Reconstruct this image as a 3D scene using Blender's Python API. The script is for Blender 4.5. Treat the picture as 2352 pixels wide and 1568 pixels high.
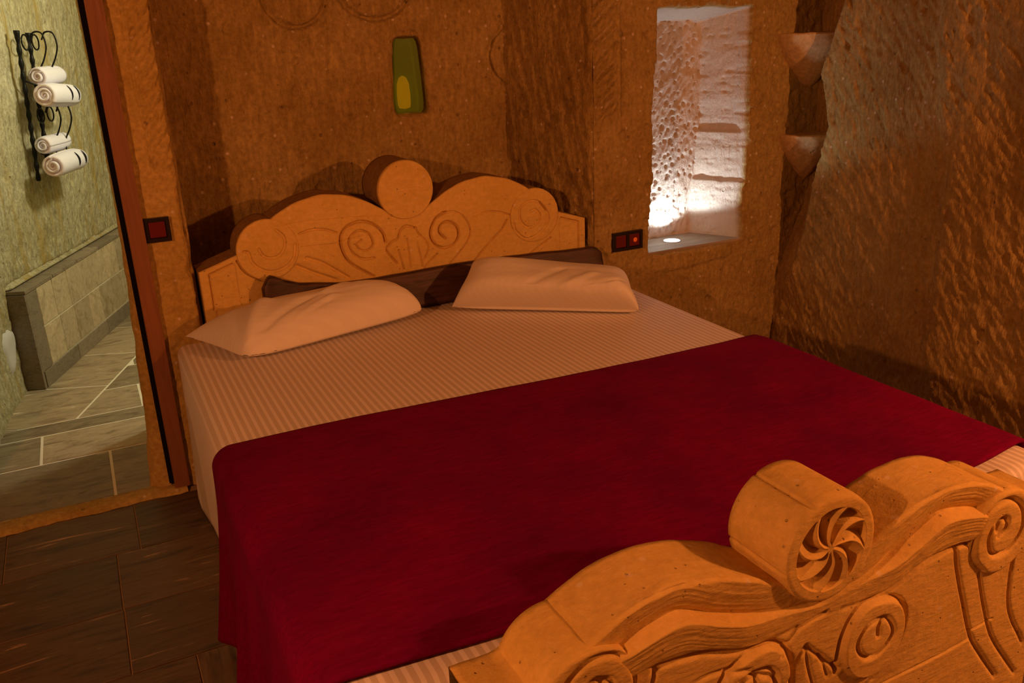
import bpy, bmesh, math, random
import numpy as np
from mathutils import Matrix, Vector

random.seed(7)
for o in list(bpy.data.objects):
    bpy.data.objects.remove(o)
scene = bpy.context.scene
COL = scene.collection

# ------------------------------------------------------------------ camera
cam_d = bpy.data.cameras.new('camera')
cam_d.sensor_width = 36.0
cam_d.lens = 36.0 * 2000.0 / 2352.0
cam_d.clip_start = 0.02
cam = bpy.data.objects.new('camera', cam_d)
COL.objects.link(cam)
_vx = np.array([5560 - 1176, -102 - 784, 2000.0]); _vx /= np.linalg.norm(_vx)
_vz = np.array([1420 - 1176, 6500 - 784, 2000.0]); _vz -= _vz.dot(_vx) * _vx; _vz /= np.linalg.norm(_vz)
_R = np.array([_vx, np.cross(_vx, _vz), -_vz])
cam.matrix_world = Matrix(((_R[0, 0], -_R[0, 1], -_R[0, 2], 0.0),
                           (_R[1, 0], -_R[1, 1], -_R[1, 2], 0.0),
                           (_R[2, 0], -_R[2, 1], -_R[2, 2], 1.55),
                           (0, 0, 0, 1)))
scene.camera = cam

# ------------------------------------------------------------------ world, exposure
world = bpy.data.worlds.new('world'); scene.world = world
world.use_nodes = True
world.node_tree.nodes['Background'].inputs[0].default_value = (1.0, 0.5, 0.2, 1)
world.node_tree.nodes['Background'].inputs[1].default_value = 0.0
scene.view_settings.view_transform = 'Standard'
scene.view_settings.look = 'None'
scene.view_settings.exposure = 0.0
scene.view_settings.gamma = 1.0
scene.view_settings.use_curve_mapping = False

# ------------------------------------------------------------------ lights
WARM = (1.0, 0.335, 0.10)
def point(name, loc, power, color, radius):
    l = bpy.data.lights.new(name, 'POINT'); l.energy = power; l.color = color; l.shadow_soft_size = radius
    o = bpy.data.objects.new(name, l); o.location = loc; COL.objects.link(o)
    return o
point('wall_lamp_light_right', (2.75, 0.10, 1.67), 116, WARM, 0.035)
point('wall_lamp_light_left', (-1.25, 0.48, 1.78), 112, WARM, 0.035)
point('bathroom_ceiling_light', (1.0, 4.34, 2.15), 62, (1.0, 0.94, 0.66), 0.10)
spot = bpy.data.lights.new('niche_uplight', 'SPOT'); spot.energy = 15; spot.color = (0.84, 0.92, 1.0)
spot.spot_size = math.radians(138); spot.spot_blend = 0.28; spot.shadow_soft_size = 0.025
so = bpy.data.objects.new('niche_uplight', spot); so.location = (2.474, 3.343, 0.603)
so.rotation_euler = (math.pi, 0, 0); COL.objects.link(so)

# ------------------------------------------------------------------ helpers
def props(o, label=None, cat=None, group=None, kind=None):
    if label: o['label'] = label
    if cat: o['category'] = cat
    if group: o['group'] = group
    if kind: o['kind'] = kind
    return o

def empty(name, loc=(0, 0, 0), rz=0.0):
    o = bpy.data.objects.new(name, None); o.location = loc; o.rotation_euler = (0, 0, rz)
    o.empty_display_size = 0.05
    COL.objects.link(o); return o

def link(name, me, mat=None, parent=None, smooth=True):
    o = bpy.data.objects.new(name, me); COL.objects.link(o)
    if mat and not me.materials: me.materials.append(mat)
    if smooth and len(me.polygons): me.polygons.foreach_set('use_smooth', [True] * len(me.polygons))
    if parent:
        o.parent = parent
        w = Matrix.Translation(parent.location) @ parent.rotation_euler.to_matrix().to_4x4()
        o.matrix_parent_inverse = w.inverted()
    return o

def mesh(name, verts, faces):
    me = bpy.data.meshes.new(name); me.from_pydata([tuple(v) for v in verts], [], faces); me.update()
    return me

def gridmesh(name, P, flip=False, closed_u=False):
    """P: (nu, nv, 3) array of points"""
    nu, nv = P.shape[:2]
    idx = np.arange(nu * nv).reshape(nu, nv)
    if closed_u: idx = np.vstack([idx, idx[:1]])
    a = idx[:-1, :-1].ravel(); b = idx[1:, :-1].ravel(); c = idx[1:, 1:].ravel(); d = idx[:-1, 1:].ravel()
    F = np.stack([a, b, c, d], 1)
    if flip: F = F[:, ::-1]
    me = bpy.data.meshes.new(name)
    me.vertices.add(nu * nv); me.vertices.foreach_set('co', P.reshape(-1).astype(np.float32))
    n = len(F)
    me.loops.add(n * 4); me.loops.foreach_set('vertex_index', F.ravel().astype(np.int32))
    me.polygons.add(n); me.polygons.foreach_set('loop_start', np.arange(0, n * 4, 4, dtype=np.int32))
    me.update(calc_edges=True); me.validate()
    return me

def bm_mesh(name, bm):
    me = bpy.data.meshes.new(name); bm.normal_update(); bm.to_mesh(me); bm.free(); return me

def box_bm(bm, c, s, rot=None):
    m = Matrix.Translation(c) @ (rot.to_4x4() if rot else Matrix()) @ Matrix.Diagonal((s[0], s[1], s[2], 1))
    return bmesh.ops.create_cube(bm, size=1.0, matrix=m)

def box(name, lo, hi, mat, parent=None, bevel=0.0, seg=2):
    bm = bmesh.new()
    c = [(a + b) / 2 for a, b in zip(lo, hi)]; s = [b - a for a, b in zip(lo, hi)]
    box_bm(bm, c, s)
    if bevel: bmesh.ops.bevel(bm, geom=bm.edges[:], offset=bevel, segments=seg, affect='EDGES', profile=0.5)
    return link(name, bm_mesh(name, bm), mat, parent, smooth=False)

def prism(name, poly, z0, z1, mat, parent=None, bevel=0.0):
    """vertical prism over a plan polygon"""
    bm = bmesh.new()
    vs = [bm.verts.new((x, y, z0)) for x, y in poly]
    f = bm.faces.new(vs)
    r = bmesh.ops.extrude_face_region(bm, geom=[f])
    for v in r['geom']:
        if isinstance(v, bmesh.types.BMVert): v.co.z = z1
    bmesh.ops.recalc_face_normals(bm, faces=bm.faces[:])
    if bevel:
        es = [e for e in bm.edges if all(abs(v.co.z - z1) < 1e-6 for v in e.verts)]
        bmesh.ops.bevel(bm, geom=es, offset=bevel, segments=1, affect='EDGES')
    return link(name, bm_mesh(name, bm), mat, parent, smooth=False)

def tube(name, pts, r, mat, parent=None, seg=8, rad=None, closed=False):
    pts = np.array(pts, float); n = len(pts); ring = []
    up = np.array([0.13, 0.21, 0.97])
    for i in range(n):
        if closed: t = pts[(i + 1) % n] - pts[i - 1]
        else: t = pts[min(i + 1, n - 1)] - pts[max(i - 1, 0)]
        t = t / np.linalg.norm(t)
        u = np.cross(up, t)
        if np.linalg.norm(u) < 0.1: u = np.cross(np.array([1.0, 0, 0]), t)
        u /= np.linalg.norm(u); w = np.cross(t, u)
        rr = rad[i] if rad is not None else r
        ring.append([pts[i] + rr * (math.cos(a) * u + math.sin(a) * w) for a in np.linspace(0, 2 * math.pi, seg, endpoint=False)])
    P = np.array(ring)
    V = P.reshape(-1, 3); F = []
    m = n if closed else n - 1
    for i in range(m):
        for j in range(seg):
            F.append((i * seg + j, i * seg + (j + 1) % seg, ((i + 1) % n) * seg + (j + 1) % seg, ((i + 1) % n) * seg + j))
    if not closed:
        F.append(tuple(range(seg))[::-1]); F.append(tuple((n - 1) * seg + j for j in range(seg)))
    return link(name, mesh(name, V, F), mat, parent)

# numpy value noise -------------------------------------------------
def _hash(ix, iy, seed):
    h = (ix.astype(np.int64) * 374761393 + iy.astype(np.int64) * 668265263 + seed * 144269) & 0x7fffffff
    h = ((h ^ (h >> 13)) * 1274126177) & 0x7fffffff
    h = (h ^ (h >> 16)) & 0xffff
    return h / 65535.0
def vn(x, y, seed=0):
    x = np.asarray(x, float); y = np.asarray(y, float)
    ix = np.floor(x); iy = np.floor(y); fx = x - ix; fy = y - iy
    fx = fx * fx * (3 - 2 * fx); fy = fy * fy * (3 - 2 * fy)
    a = _hash(ix, iy, seed); b = _hash(ix + 1, iy, seed); c = _hash(ix, iy + 1, seed); d = _hash(ix + 1, iy + 1, seed)
    return (a * (1 - fx) + b * fx) * (1 - fy) + (c * (1 - fx) + d * fx) * fy - 0.5
def fbm(x, y, seed=0, oct=4):
    r = 0; a = 1.0
    for i in range(oct):
        r = r + a * vn(x * 2 ** i, y * 2 ** i, seed + i * 17); a *= 0.5
    return r
def chisel(x, z, ang, lx, lz, seed):
    """stroke noise stretched along a direction given from the vertical"""
    c, s = math.cos(ang), math.sin(ang)
    wob = 0.02 * fbm(x * 5, z * 5, seed + 5, 2)
    p = (x * c - z * s + wob) / lx; q = (x * s + z * c) / lz
    row = np.floor(p)
    q = q + 0.5 * _hash(row, row * 0, seed + 3)
    return vn(p, q, seed) + 0.5 * vn(p * 2.1, q * 1.7, seed + 9)
def pits(x, z, cell, seed, dens=0.35):
    """round pits: 0..1"""
    out = np.zeros_like(x)
    gx = np.floor(x / cell); gz = np.floor(z / cell)
    for i in (-1, 0, 1):
        for j in (-1, 0, 1):
            cx = gx + i; cz = gz + j
            px = (cx + _hash(cx, cz, seed)) * cell; pz = (cz + _hash(cx, cz, seed + 1)) * cell
            k = _hash(cx, cz, seed + 2); rr = cell * (0.12 + 0.3 * _hash(cx, cz, seed + 4) ** 2)
            d = np.hypot(x - px, z - pz) / rr
            out = np.maximum(out, np.where(k < dens, np.clip(1.3 - d, 0, 1), 0))
    return out
def seglines(x, z, pts):
    """distance to a polyline"""
    d = np.full(np.shape(x), 9.0)
    for (ax, az), (bx, bz) in zip(pts[:-1], pts[1:]):
        vx, vz = bx - ax, bz - az; L = vx * vx + vz * vz + 1e-12
        t = np.clip(((x - ax) * vx + (z - az) * vz) / L, 0, 1)
        d = np.minimum(d, np.hypot(x - ax - t * vx, z - az - t * vz))
    return d
def smooth_line(pts, n=6):
    """Catmull-Rom"""
    p = [np.array(q, float) for q in pts]; p = [2 * p[0] - p[1]] + p + [2 * p[-1] - p[-2]]; out = []
    for i in range(1, len(p) - 2):
        for t in np.linspace(0, 1, n, endpoint=False):
            a, b, c, d = p[i - 1], p[i], p[i + 1], p[i + 2]
            out.append(tuple(0.5 * (2 * b + (c - a) * t + (2 * a - 5 * b + 4 * c - d) * t * t + (-a + 3 * b - 3 * c + d) * t ** 3)))
    out.append(tuple(p[-2])); return out
def sst(a, b, x):
    t = np.clip((x - a) / (b - a), 0, 1); return t * t * (3 - 2 * t)

# ------------------------------------------------------------------ materials
def new_mat(name):
    m = bpy.data.materials.new(name); m.use_nodes = True
    nt = m.node_tree; b = nt.nodes['Principled BSDF']
    return m, nt, b
def N(nt, t, **kw):
    n = nt.nodes.new(t)
    for k, v in kw.items(): setattr(n, k, v)
    return n
def ramp(nt, fac, stops):
    r = N(nt, 'ShaderNodeValToRGB'); e = r.color_ramp.elements
    e[0].position, e[0].color = stops[0][0], (*stops[0][1], 1)
    e[1].position, e[1].color = stops[-1][0], (*stops[-1][1], 1)
    for p, c in stops[1:-1]:
        x = e.new(p); x.color = (*c, 1)
    nt.links.new(fac, r.inputs[0]); return r
def mixc(nt, a, b, fac, mode='MIX'):
    m = N(nt, 'ShaderNodeMix', data_type='RGBA', blend_type=mode)
    for s, v in ((m.inputs['A'], a), (m.inputs['B'], b)):
        if hasattr(v, 'is_linked') or hasattr(v, 'links'): nt.links.new(v, s)
        else: s.default_value = (*v, 1)
    if isinstance(fac, (int, float)): m.inputs['Factor'].default_value = fac
    else: nt.links.new(fac, m.inputs['Factor'])
    return m.outputs['Result']
def coord(nt, scale=(1, 1, 1), rot=(0, 0, 0), rand=False):
    tc = N(nt, 'ShaderNodeTexCoord'); mp = N(nt, 'ShaderNodeMapping')
    mp.inputs['Scale'].default_value = scale; mp.inputs['Rotation'].default_value = rot
    if rand:
        oi = N(nt, 'ShaderNodeObjectInfo'); mu = N(nt, 'ShaderNodeMath', operation='MULTIPLY'); mu.inputs[1].default_value = 37.0
        nt.links.new(oi.outputs['Random'], mu.inputs[0])
        ad = N(nt, 'ShaderNodeVectorMath', operation='ADD')
        nt.links.new(tc.outputs['Object'], ad.inputs[0]); nt.links.new(mu.outputs[0], ad.inputs[1])
        nt.links.new(ad.outputs[0], mp.inputs[0])
    else:
        nt.links.new(tc.outputs['Object'], mp.inputs[0])
    return mp.outputs[0]
def noise(nt, vec, scale, detail=4, rough=0.55, dist=0.0):
    n = N(nt, 'ShaderNodeTexNoise'); n.inputs['Scale'].default_value = scale; n.inputs['Detail'].default_value = detail
    n.inputs['Roughness'].default_value = rough; n.inputs['Distortion'].default_value = dist
    nt.links.new(vec, n.inputs['Vector']); return n.outputs['Fac']
def bump(nt, b, h, strength, dist, prev=None):
    n = N(nt, 'ShaderNodeBump'); n.inputs['Strength'].default_value = strength; n.inputs['Distance'].default_value = dist
    nt.links.new(h, n.inputs['Height'])
    if prev: nt.links.new(prev, n.inputs['Normal'])
    if b: nt.links.new(n.outputs[0], b.inputs['Normal'])
    return n.outputs[0]

def stone(name, base, dark, light, grain=(1, 1, 1), rot=(0, 0, 0), cs=0.5, ps=0.5, gscale=55, spots=0.6, rough=0.95, blotch=2.5, stain=None, lit_pale=None, pitscale=19, stroke=(0.72, 1.12), mott=0.8):
    m, nt, b = new_mat(name)
    v = coord(nt); vg = coord(nt, grain, rot)
    big = noise(nt, v, blotch, 5, 0.6); fine = noise(nt, v, 60, 6, 0.65)
    r1 = ramp(nt, big, [(0.25, dark), (0.5, base), (0.75, light)])
    g = noise(nt, vg, gscale, 4, 0.6, 0.4)
    col = mixc(nt, r1.outputs[0], ramp(nt, g, [(0.3, (stroke[0], stroke[0] * 0.97, stroke[0] * 0.92)), (0.7, (stroke[1],) * 3)]).outputs[0], cs, 'MULTIPLY')
    col = mixc(nt, col, ramp(nt, fine, [(0.3, (0.66, 0.63, 0.58)), (0.7, (1.18, 1.18, 1.16))]).outputs[0], mott, 'MULTIPLY')
    # pale inclusions and dark holes in the tuff
    vo = N(nt, 'ShaderNodeTexVoronoi'); vo.inputs['Scale'].default_value = 26; vo.inputs['Randomness'].default_value = 1
    nt.links.new(v, vo.inputs['Vector'])
    sp = ramp(nt, vo.outputs['Distance'], [(0.10, (1, 1, 1)), (0.2, (0, 0, 0))])
    pick = N(nt, 'ShaderNodeSeparateColor'); nt.links.new(vo.outputs['Color'], pick.inputs[0])
    gt = N(nt, 'ShaderNodeMath', operation='GREATER_THAN'); gt.inputs[1].default_value = 0.72; nt.links.new(pick.outputs[0], gt.inputs[0])
    mu = N(nt, 'ShaderNodeMath', operation='MULTIPLY'); nt.links.new(sp.outputs[0], mu.inputs[0]); nt.links.new(gt.outputs[0], mu.inputs[1])
    mu2 = N(nt, 'ShaderNodeMath', operation='MULTIPLY'); nt.links.new(mu.outputs[0], mu2.inputs[0]); mu2.inputs[1].default_value = spots
    col = mixc(nt, col, (0.80, 0.70, 0.60), mu2.outputs[0])
    vo2 = N(nt, 'ShaderNodeTexVoronoi'); vo2.inputs['Scale'].default_value = pitscale
    va = coord(nt, (1, 1, 1), (0.4, 0.3, 0.9)); nt.links.new(va, vo2.inputs['Vector'])
    sp2 = ramp(nt, vo2.outputs['Distance'], [(0.08, (1, 1, 1)), (0.15, (0, 0, 0))])
    pick2 = N(nt, 'ShaderNodeSeparateColor'); nt.links.new(vo2.outputs['Color'], pick2.inputs[0])
    gt2 = N(nt, 'ShaderNodeMath', operation='GREATER_THAN'); gt2.inputs[1].default_value = 0.75; nt.links.new(pick2.outputs[1], gt2.inputs[0])
    mu3 = N(nt, 'ShaderNodeMath', operation='MULTIPLY'); nt.links.new(sp2.outputs[0], mu3.inputs[0]); nt.links.new(gt2.outputs[0], mu3.inputs[1])
    mu4 = N(nt, 'ShaderNodeMath', operation='MULTIPLY'); nt.links.new(mu3.outputs[0], mu4.inputs[0]); mu4.inputs[1].default_value = spots
    col = mixc(nt, col, (0.16, 0.10, 0.05), mu4.outputs[0])
    if lit_pale:  # white light of the uplit niche painted in as a paler stone colour
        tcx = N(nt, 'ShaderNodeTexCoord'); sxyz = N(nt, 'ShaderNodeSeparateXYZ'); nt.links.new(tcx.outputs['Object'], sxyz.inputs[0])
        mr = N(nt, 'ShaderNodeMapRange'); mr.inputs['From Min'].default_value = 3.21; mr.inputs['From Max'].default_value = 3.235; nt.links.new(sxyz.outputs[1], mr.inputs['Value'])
        pale = mixc(nt, col, lit_pale, 0.75); col = mixc(nt, col, pale, mr.outputs[0])
    if stain:
        vs_ = coord(nt, (9, 9, 0.9)); sn = noise(nt, vs_, 1.6, 5, 0.6)
        sr = ramp(nt, sn, [(0.52, (0, 0, 0)), (0.68, (1, 1, 1))])
        col = mixc(nt, col, stain, sr.outputs[0])
    nt.links.new(col, b.inputs['Base Color'])
    b.inputs['Roughness'].default_value = rough; b.inputs['Specular IOR Level'].default_value = 0.12
    n1 = bump(nt, None, g, cs, 0.012)
    n2 = bump(nt, None, fine, ps, 0.006, n1)
    bump(nt, b, mu3.outputs[0], 0.6, -0.01, n2)
    return m

TUFF = dict(base=(0.44, 0.315, 0.115), dark=(0.32, 0.21, 0.065), light=(0.52, 0.385, 0.16))
M_ALC = stone('tuff_alcove', **TUFF, grain=(2.4, 2.4, 0.7), cs=0.75, ps=0.9, gscale=22, stroke=(0.72, 1.2))
M_WALL = stone('tuff_wall', **TUFF, grain=(2.2, 2.2, 0.7), rot=(0, 0.25, 0), cs=0.7, ps=0.9, gscale=26, lit_pale=(0.66, 0.60, 0.53))
M_RIGHT = stone('tuff_right', **TUFF, grain=(1, 2.6, 0.6), rot=(-0.5, 0, 0), cs=0.8, ps=0.6, gscale=26, spots=0.45)
M_PILLAR = stone('tuff_pillar', (0.53, 0.375, 0.125), (0.43, 0.285, 0.08), (0.58, 0.42, 0.16), grain=(1, 1, 1), cs=0.3, ps=0.5, gscale=30, spots=0.5)
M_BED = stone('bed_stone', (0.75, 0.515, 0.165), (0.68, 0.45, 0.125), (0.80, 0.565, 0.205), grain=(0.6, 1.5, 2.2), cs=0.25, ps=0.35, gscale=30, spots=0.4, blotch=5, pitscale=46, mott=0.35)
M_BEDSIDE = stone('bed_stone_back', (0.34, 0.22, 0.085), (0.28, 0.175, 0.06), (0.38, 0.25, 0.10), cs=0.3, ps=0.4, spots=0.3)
M_BATH = stone('tuff_bathroom', (0.52, 0.48, 0.32), (0.42, 0.37, 0.20), (0.60, 0.57, 0.42), grain=(2.0, 2.0, 0.8), rot=(0.3, 0, 0), cs=0.9, ps=0.9, gscale=24, spots=0.4, stain=(0.42, 0.31, 0.10), stroke=(0.62, 1.25))
M_LOWBOUNCE = stone('low_bounce_tuff', (0.13, 0.085, 0.045), (0.09, 0.055, 0.03), (0.17, 0.115, 0.065), cs=0.4, ps=0.5, spots=0.2)  # tuff darkened so the unseen walls and ceiling bounce less light
M_PLASTER = stone('plaster', (0.60, 0.43, 0.22), (0.55, 0.39, 0.18), (0.64, 0.47, 0.25), cs=0.15, ps=0.25, spots=0.2)

def simple(name, col, rough=0.6, spec=0.3, bumpscale=None, bstr=0.2, bdist=0.002, metal=0.0, vary=0.0):
    m, nt, b = new_mat(name)
    b.inputs['Roughness'].default_value = rough; b.inputs['Specular IOR Level'].default_value = spec; b.inputs['Metallic'].default_value = metal
    b.inputs['Base Color'].default_value = (*col, 1)
    v = coord(nt)
    if vary:
        f = noise(nt, v, 14, 4); c = ramp(nt, f, [(0.3, tuple(x * (1 - vary) for x in col)), (0.7, tuple(min(1, x * (1 + vary)) for x in col))])
        nt.links.new(c.outputs[0], b.inputs['Base Color'])
    if bumpscale: bump(nt, b, noise(nt, v, bumpscale, 3), bstr, bdist)
    return m

def wood(name, c1, c2, grain=(1, 14, 14), rough=0.55):
    m, nt, b = new_mat(name)
    v = coord(nt, grain)
    f = noise(nt, v, 4, 6, 0.6, 1.2); c = ramp(nt, f, [(0.3, c1), (0.7, c2)])
    nt.links.new(c.outputs[0], b.inputs['Base Color']); b.inputs['Roughness'].default_value = rough
    bump(nt, b, f, 0.35, 0.006)
    return m
M_PLANK = wood('dark_plank', (0.018, 0.008, 0.006), (0.10, 0.040, 0.024), (1.4, 10, 12), 0.5)
M_JAMB = wood('door_wood', (0.20, 0.075, 0.03), (0.28, 0.11, 0.045), (14, 14, 0.8), 0.5)
M_SILL = wood('niche_sill', (0.20, 0.15, 0.10), (0.42, 0.35, 0.28), (0.5, 3, 3), 0.6)

def floor_tile_mat(name, c1, c2, c3, grain, scale=3.0, rough=0.35, tone=0.22):
    m, nt, b = new_mat(name)
    v = coord(nt, grain, rand=True)
    f = noise(nt, v, scale, 8, 0.62, 1.6)
    c = ramp(nt, f, [(0.28, c1), (0.5, c2), (0.62, c2), (0.74, c3)])
    f2 = noise(nt, v, scale * 5, 5, 0.6, 0.5)
    col = mixc(nt, c.outputs[0], ramp(nt, f2, [(0.3, (0.75, 0.75, 0.75)), (0.7, (1.15, 1.15, 1.15))]).outputs[0], 0.8, 'MULTIPLY')
    oi2 = N(nt, 'ShaderNodeObjectInfo'); rt = ramp(nt, oi2.outputs['Random'], [(0.0, (1 - tone, 1 - tone, 1 - tone * 1.05)), (1.0, (1 + tone, 1 + tone, 1 + tone * 0.9))])
    col = mixc(nt, col, rt.outputs[0], 1.0, 'MULTIPLY')
    nt.links.new(col, b.inputs['Base Color']); b.inputs['Roughness'].default_value = rough
    bump(nt, b, f2, 0.15, 0.004)
    return m
M_TILE = floor_tile_mat('brown_tile', (0.03, 0.016, 0.007), (0.12, 0.072, 0.036), (0.55, 0.36, 0.20), (1.2, 10, 1), 2.4, 0.5)
M_TILE2 = floor_tile_mat('brown_tile_turned', (0.03, 0.016, 0.007), (0.12, 0.072, 0.036), (0.55, 0.36, 0.20), (10, 1.2, 1), 2.4, 0.5)
M_GROUT = simple('grout', (0.34, 0.24, 0.14), 0.9, 0.1, 60)
M_BTILE = floor_tile_mat('bath_tile', (0.14, 0.10, 0.062), (0.36, 0.285, 0.19), (0.72, 0.61, 0.47), (1.4, 4.2, 1), 3.0, 0.4, 0.3)
M_BGROUT = simple('bath_grout', (0.78, 0.74, 0.62), 0.9, 0.1, 60)
M_WTILE = floor_tile_mat('wall_tile', (0.32, 0.25, 0.15), (0.54, 0.44, 0.30), (0.80, 0.70, 0.55), (3, 3, 3), 3.0, 0.45, 0.2)
M_WTILED = floor_tile_mat('wall_tile_dark', (0.18, 0.14, 0.10), (0.29, 0.235, 0.175), (0.46, 0.39, 0.30), (3, 3, 7), 4.0, 0.45)

def sheet_mat():
    m, nt, b = new_mat('striped_sheet')
    tc = N(nt, 'ShaderNodeTexCoord'); sx = N(nt, 'ShaderNodeSeparateXYZ'); nt.links.new(tc.outputs['Object'], sx.inputs[0])
    w = N(nt, 'ShaderNodeMath', operation='MULTIPLY'); w.inputs[1].default_value = 2 * math.pi / 0.0205; nt.links.new(sx.outputs[0], w.inputs[0])
    s = N(nt, 'ShaderNodeMath', operation='SINE'); nt.links.new(w.outputs[0], s.inputs[0])
    r = ramp(nt, s.outputs[0], [(0.0, (0.64, 0.57, 0.53)), (0.35, (0.85, 0.79, 0.79))])
    nt.links.new(r.outputs[0], b.inputs['Base Color'])
    b.inputs['Roughness'].default_value = 0.6; b.inputs['Sheen Weight'].default_value = 0.1
    v = coord(nt); bump(nt, b, noise(nt, v, 7, 3), 0.25, 0.01)
    return m
M_SHEET = sheet_mat()
def linen(name):
    m, nt, b = new_mat(name)
    b.inputs['Base Color'].default_value = (0.82, 0.79, 0.76, 1)
    tc = N(nt, 'ShaderNodeTexCoord'); sx = N(nt, 'ShaderNodeSeparateXYZ'); nt.links.new(tc.outputs['Object'], sx.inputs[0])
    w = N(nt, 'ShaderNodeMath', operation='MULTIPLY'); w.inputs[1].default_value = 2 * math.pi / 0.018; nt.links.new(sx.outputs[1], w.inputs[0])
    s = N(nt, 'ShaderNodeMath', operation='SINE'); nt.links.new(w.outputs[0], s.inputs[0])
    r = ramp(nt, s.outputs[0], [(0.0, (0.80, 0.77, 0.735)), (0.4, (0.82, 0.79, 0.76))])
    nt.links.new(r.outputs[0], b.inputs['Base Color'])
    b.inputs['Roughness'].default_value = 0.65
    v = coord(nt); bump(nt, b, noise(nt, v, 9, 3, 0.5, 0.8), 0.2, 0.01)
    return m
M_LINEN = linen('pillow_linen')
def velvet():
    m, nt, b = new_mat('red_velvet')
    v = coord(nt); f = noise(nt, v, 3.5, 5, 0.6); f2 = noise(nt, v, 240, 2)
    c = ramp(nt, f, [(0.3, (0.11, 0.0008, 0.045)), (0.7, (0.19, 0.0012, 0.05))])
    f3 = noise(nt, coord(nt, (6, 30, 30)), 4, 5, 0.65)
    cw = mixc(nt, c.outputs[0], ramp(nt, f3, [(0.3, (0.72, 0.7, 0.75)), (0.7, (1.25, 1.2, 1.2))]).outputs[0], 0.8, 'MULTIPLY')
    nt.links.new(cw, b.inputs['Base Color']); b.inputs['Roughness'].default_value = 0.95
    b.inputs['Specular IOR Level'].default_value = 0.05
    b.inputs['Sheen Weight'].default_value = 0.06; b.inputs['Sheen Tint'].default_value = (0.8, 0.05, 0.05, 1)
    bump(nt, b, f2, 0.2, 0.002)
    return m
M_VELVET = velvet()
M_TOWEL = simple('towel_terry', (0.78, 0.76, 0.88), 0.95, 0.05, 260, 0.5, 0.004)
M_BLACK = simple('black_iron', (0.012, 0.012, 0.012), 0.45, 0.4, 90, 0.4, 0.004, 0.6)
M_STRIPE = simple('towel_stripe', (0.02, 0.02, 0.025), 0.9, 0.1)
M_FRAME = simple('switch_frame', (0.016, 0.010, 0.010), 0.35, 0.4)
M_ROCKER = simple('switch_rocker', (0.13, 0.010, 0.012), 0.35, 0.4)
M_WHITEPL = simple('white_plaster', (0.62, 0.62, 0.62), 0.9, 0.1, 40, 0.3)
M_DARK = simple('dark_gap', (0.01, 0.008, 0.006), 0.9, 0.05)

def emis(name, col, st):
    m, nt, b = new_mat(name); b.inputs['Emission Color'].default_value = (*col, 1); b.inputs['Emission Strength'].default_value = st
    b.inputs['Base Color'].default_value = (*col, 1); return m
M_LED = emis('led_lens', (0.95, 0.93, 1.0), 6.0)
M_ORANGE = emis('faint_orange', (1.0, 0.22, 0.03), 0.02)
M_STEEL = simple('led_rim', (0.6, 0.6, 0.62), 0.3, 0.5, metal=1.0)
M_BULB = emis('dim_bulb', (1.0, 0.40, 0.05), 0.7)
def green_glass():
    m, nt, b = new_mat('green_glass')
    out = nt.nodes['Material Output']
    tr = N(nt, 'ShaderNodeBsdfTranslucent'); tr.inputs[0].default_value = (0.30, 0.36, 0.03, 1)
    tp = N(nt, 'ShaderNodeBsdfTransparent'); tp.inputs[0].default_value = (0.75, 0.75, 0.12, 1)
    b.inputs['Base Color'].default_value = (0.20, 0.42, 0.01, 1); b.inputs['Roughness'].default_value = 0.4; b.inputs['Specular IOR Level'].default_value = 0.25
    f = noise(nt, coord(nt), 30, 2); bump(nt, b, f, 0.15, 0.004)
    m1 = N(nt, 'ShaderNodeMixShader'); m1.inputs[0].default_value = 0.6
    nt.links.new(b.outputs[0], m1.inputs[1]); nt.links.new(tp.outputs[0], m1.inputs[2])
    nt.links.new(m1.outputs[0], out.inputs[0])
    return m
M_GREEN = green_glass()
M_GREENB = simple('green_glaze', (0.24, 0.42, 0.012), 0.4, 0.3)

# ================================================================== THE SETTING
def struct(o): o['kind'] = 'structure'; return o
CEIL = 2.70

# --- bedroom floor: brown veined tiles on a grout bed
floor = struct(box('floor', (-3.3, -4.6, -0.08), (3.45, 3.26, -0.004), M_GROUT))
tile_cache = {}
def tile(x0, x1, y0, y1, mat, parent, g=0.0022, z0=-0.006, z1=0.0, name='tile'):
    w, d = round(x1 - x0 - 2 * g, 4), round(y1 - y0 - 2 * g, 4)
    key = (w, d, mat.name)
    if key not in tile_cache:
        bm = bmesh.new(); box_bm(bm, (0, 0, (z0 + z1) / 2), (w, d, z1 - z0))
        es = [e for e in bm.edges if all(v.co.z > z1 - 1e-5 for v in e.verts)]
        bmesh.ops.bevel(bm, geom=es, offset=0.0012, segments=1, affect='EDGES')
        me = bm_mesh(name, bm); me.materials.append(mat); tile_cache[key] = me
    o = bpy.data.objects.new(name, tile_cache[key]); COL.objects.link(o)
    o.location = ((x0 + x1) / 2, (y0 + y1) / 2, random.uniform(-0.0006, 0.0006)); o.parent = parent
    return o
rows = [(3.145, 2.815, -0.046, 0.405), (2.815, 2.482, -0.12, 0.61), (2.482, 2.163, -0.118, 0.61), (2.163, 1.84, 0.045, 0.61)]
y = 1.84; k = 0
while y > -4.3:
    rows.append((y, y - 0.325, 0.045 + 0.2 * k, 0.61)); y -= 0.325; k += 1
for ri, (ya, yb, xj, w) in enumerate(rows):
    n0 = math.ceil((-1.9 - xj) / w); x = xj + n0 * w
    while x + w < 3.0:
        mt = M_TILE2 if (ri == 3 and abs(x - 0.045) < 0.01) else M_TILE
        tile(x, x + w, yb, ya, mt, floor); x += w

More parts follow.
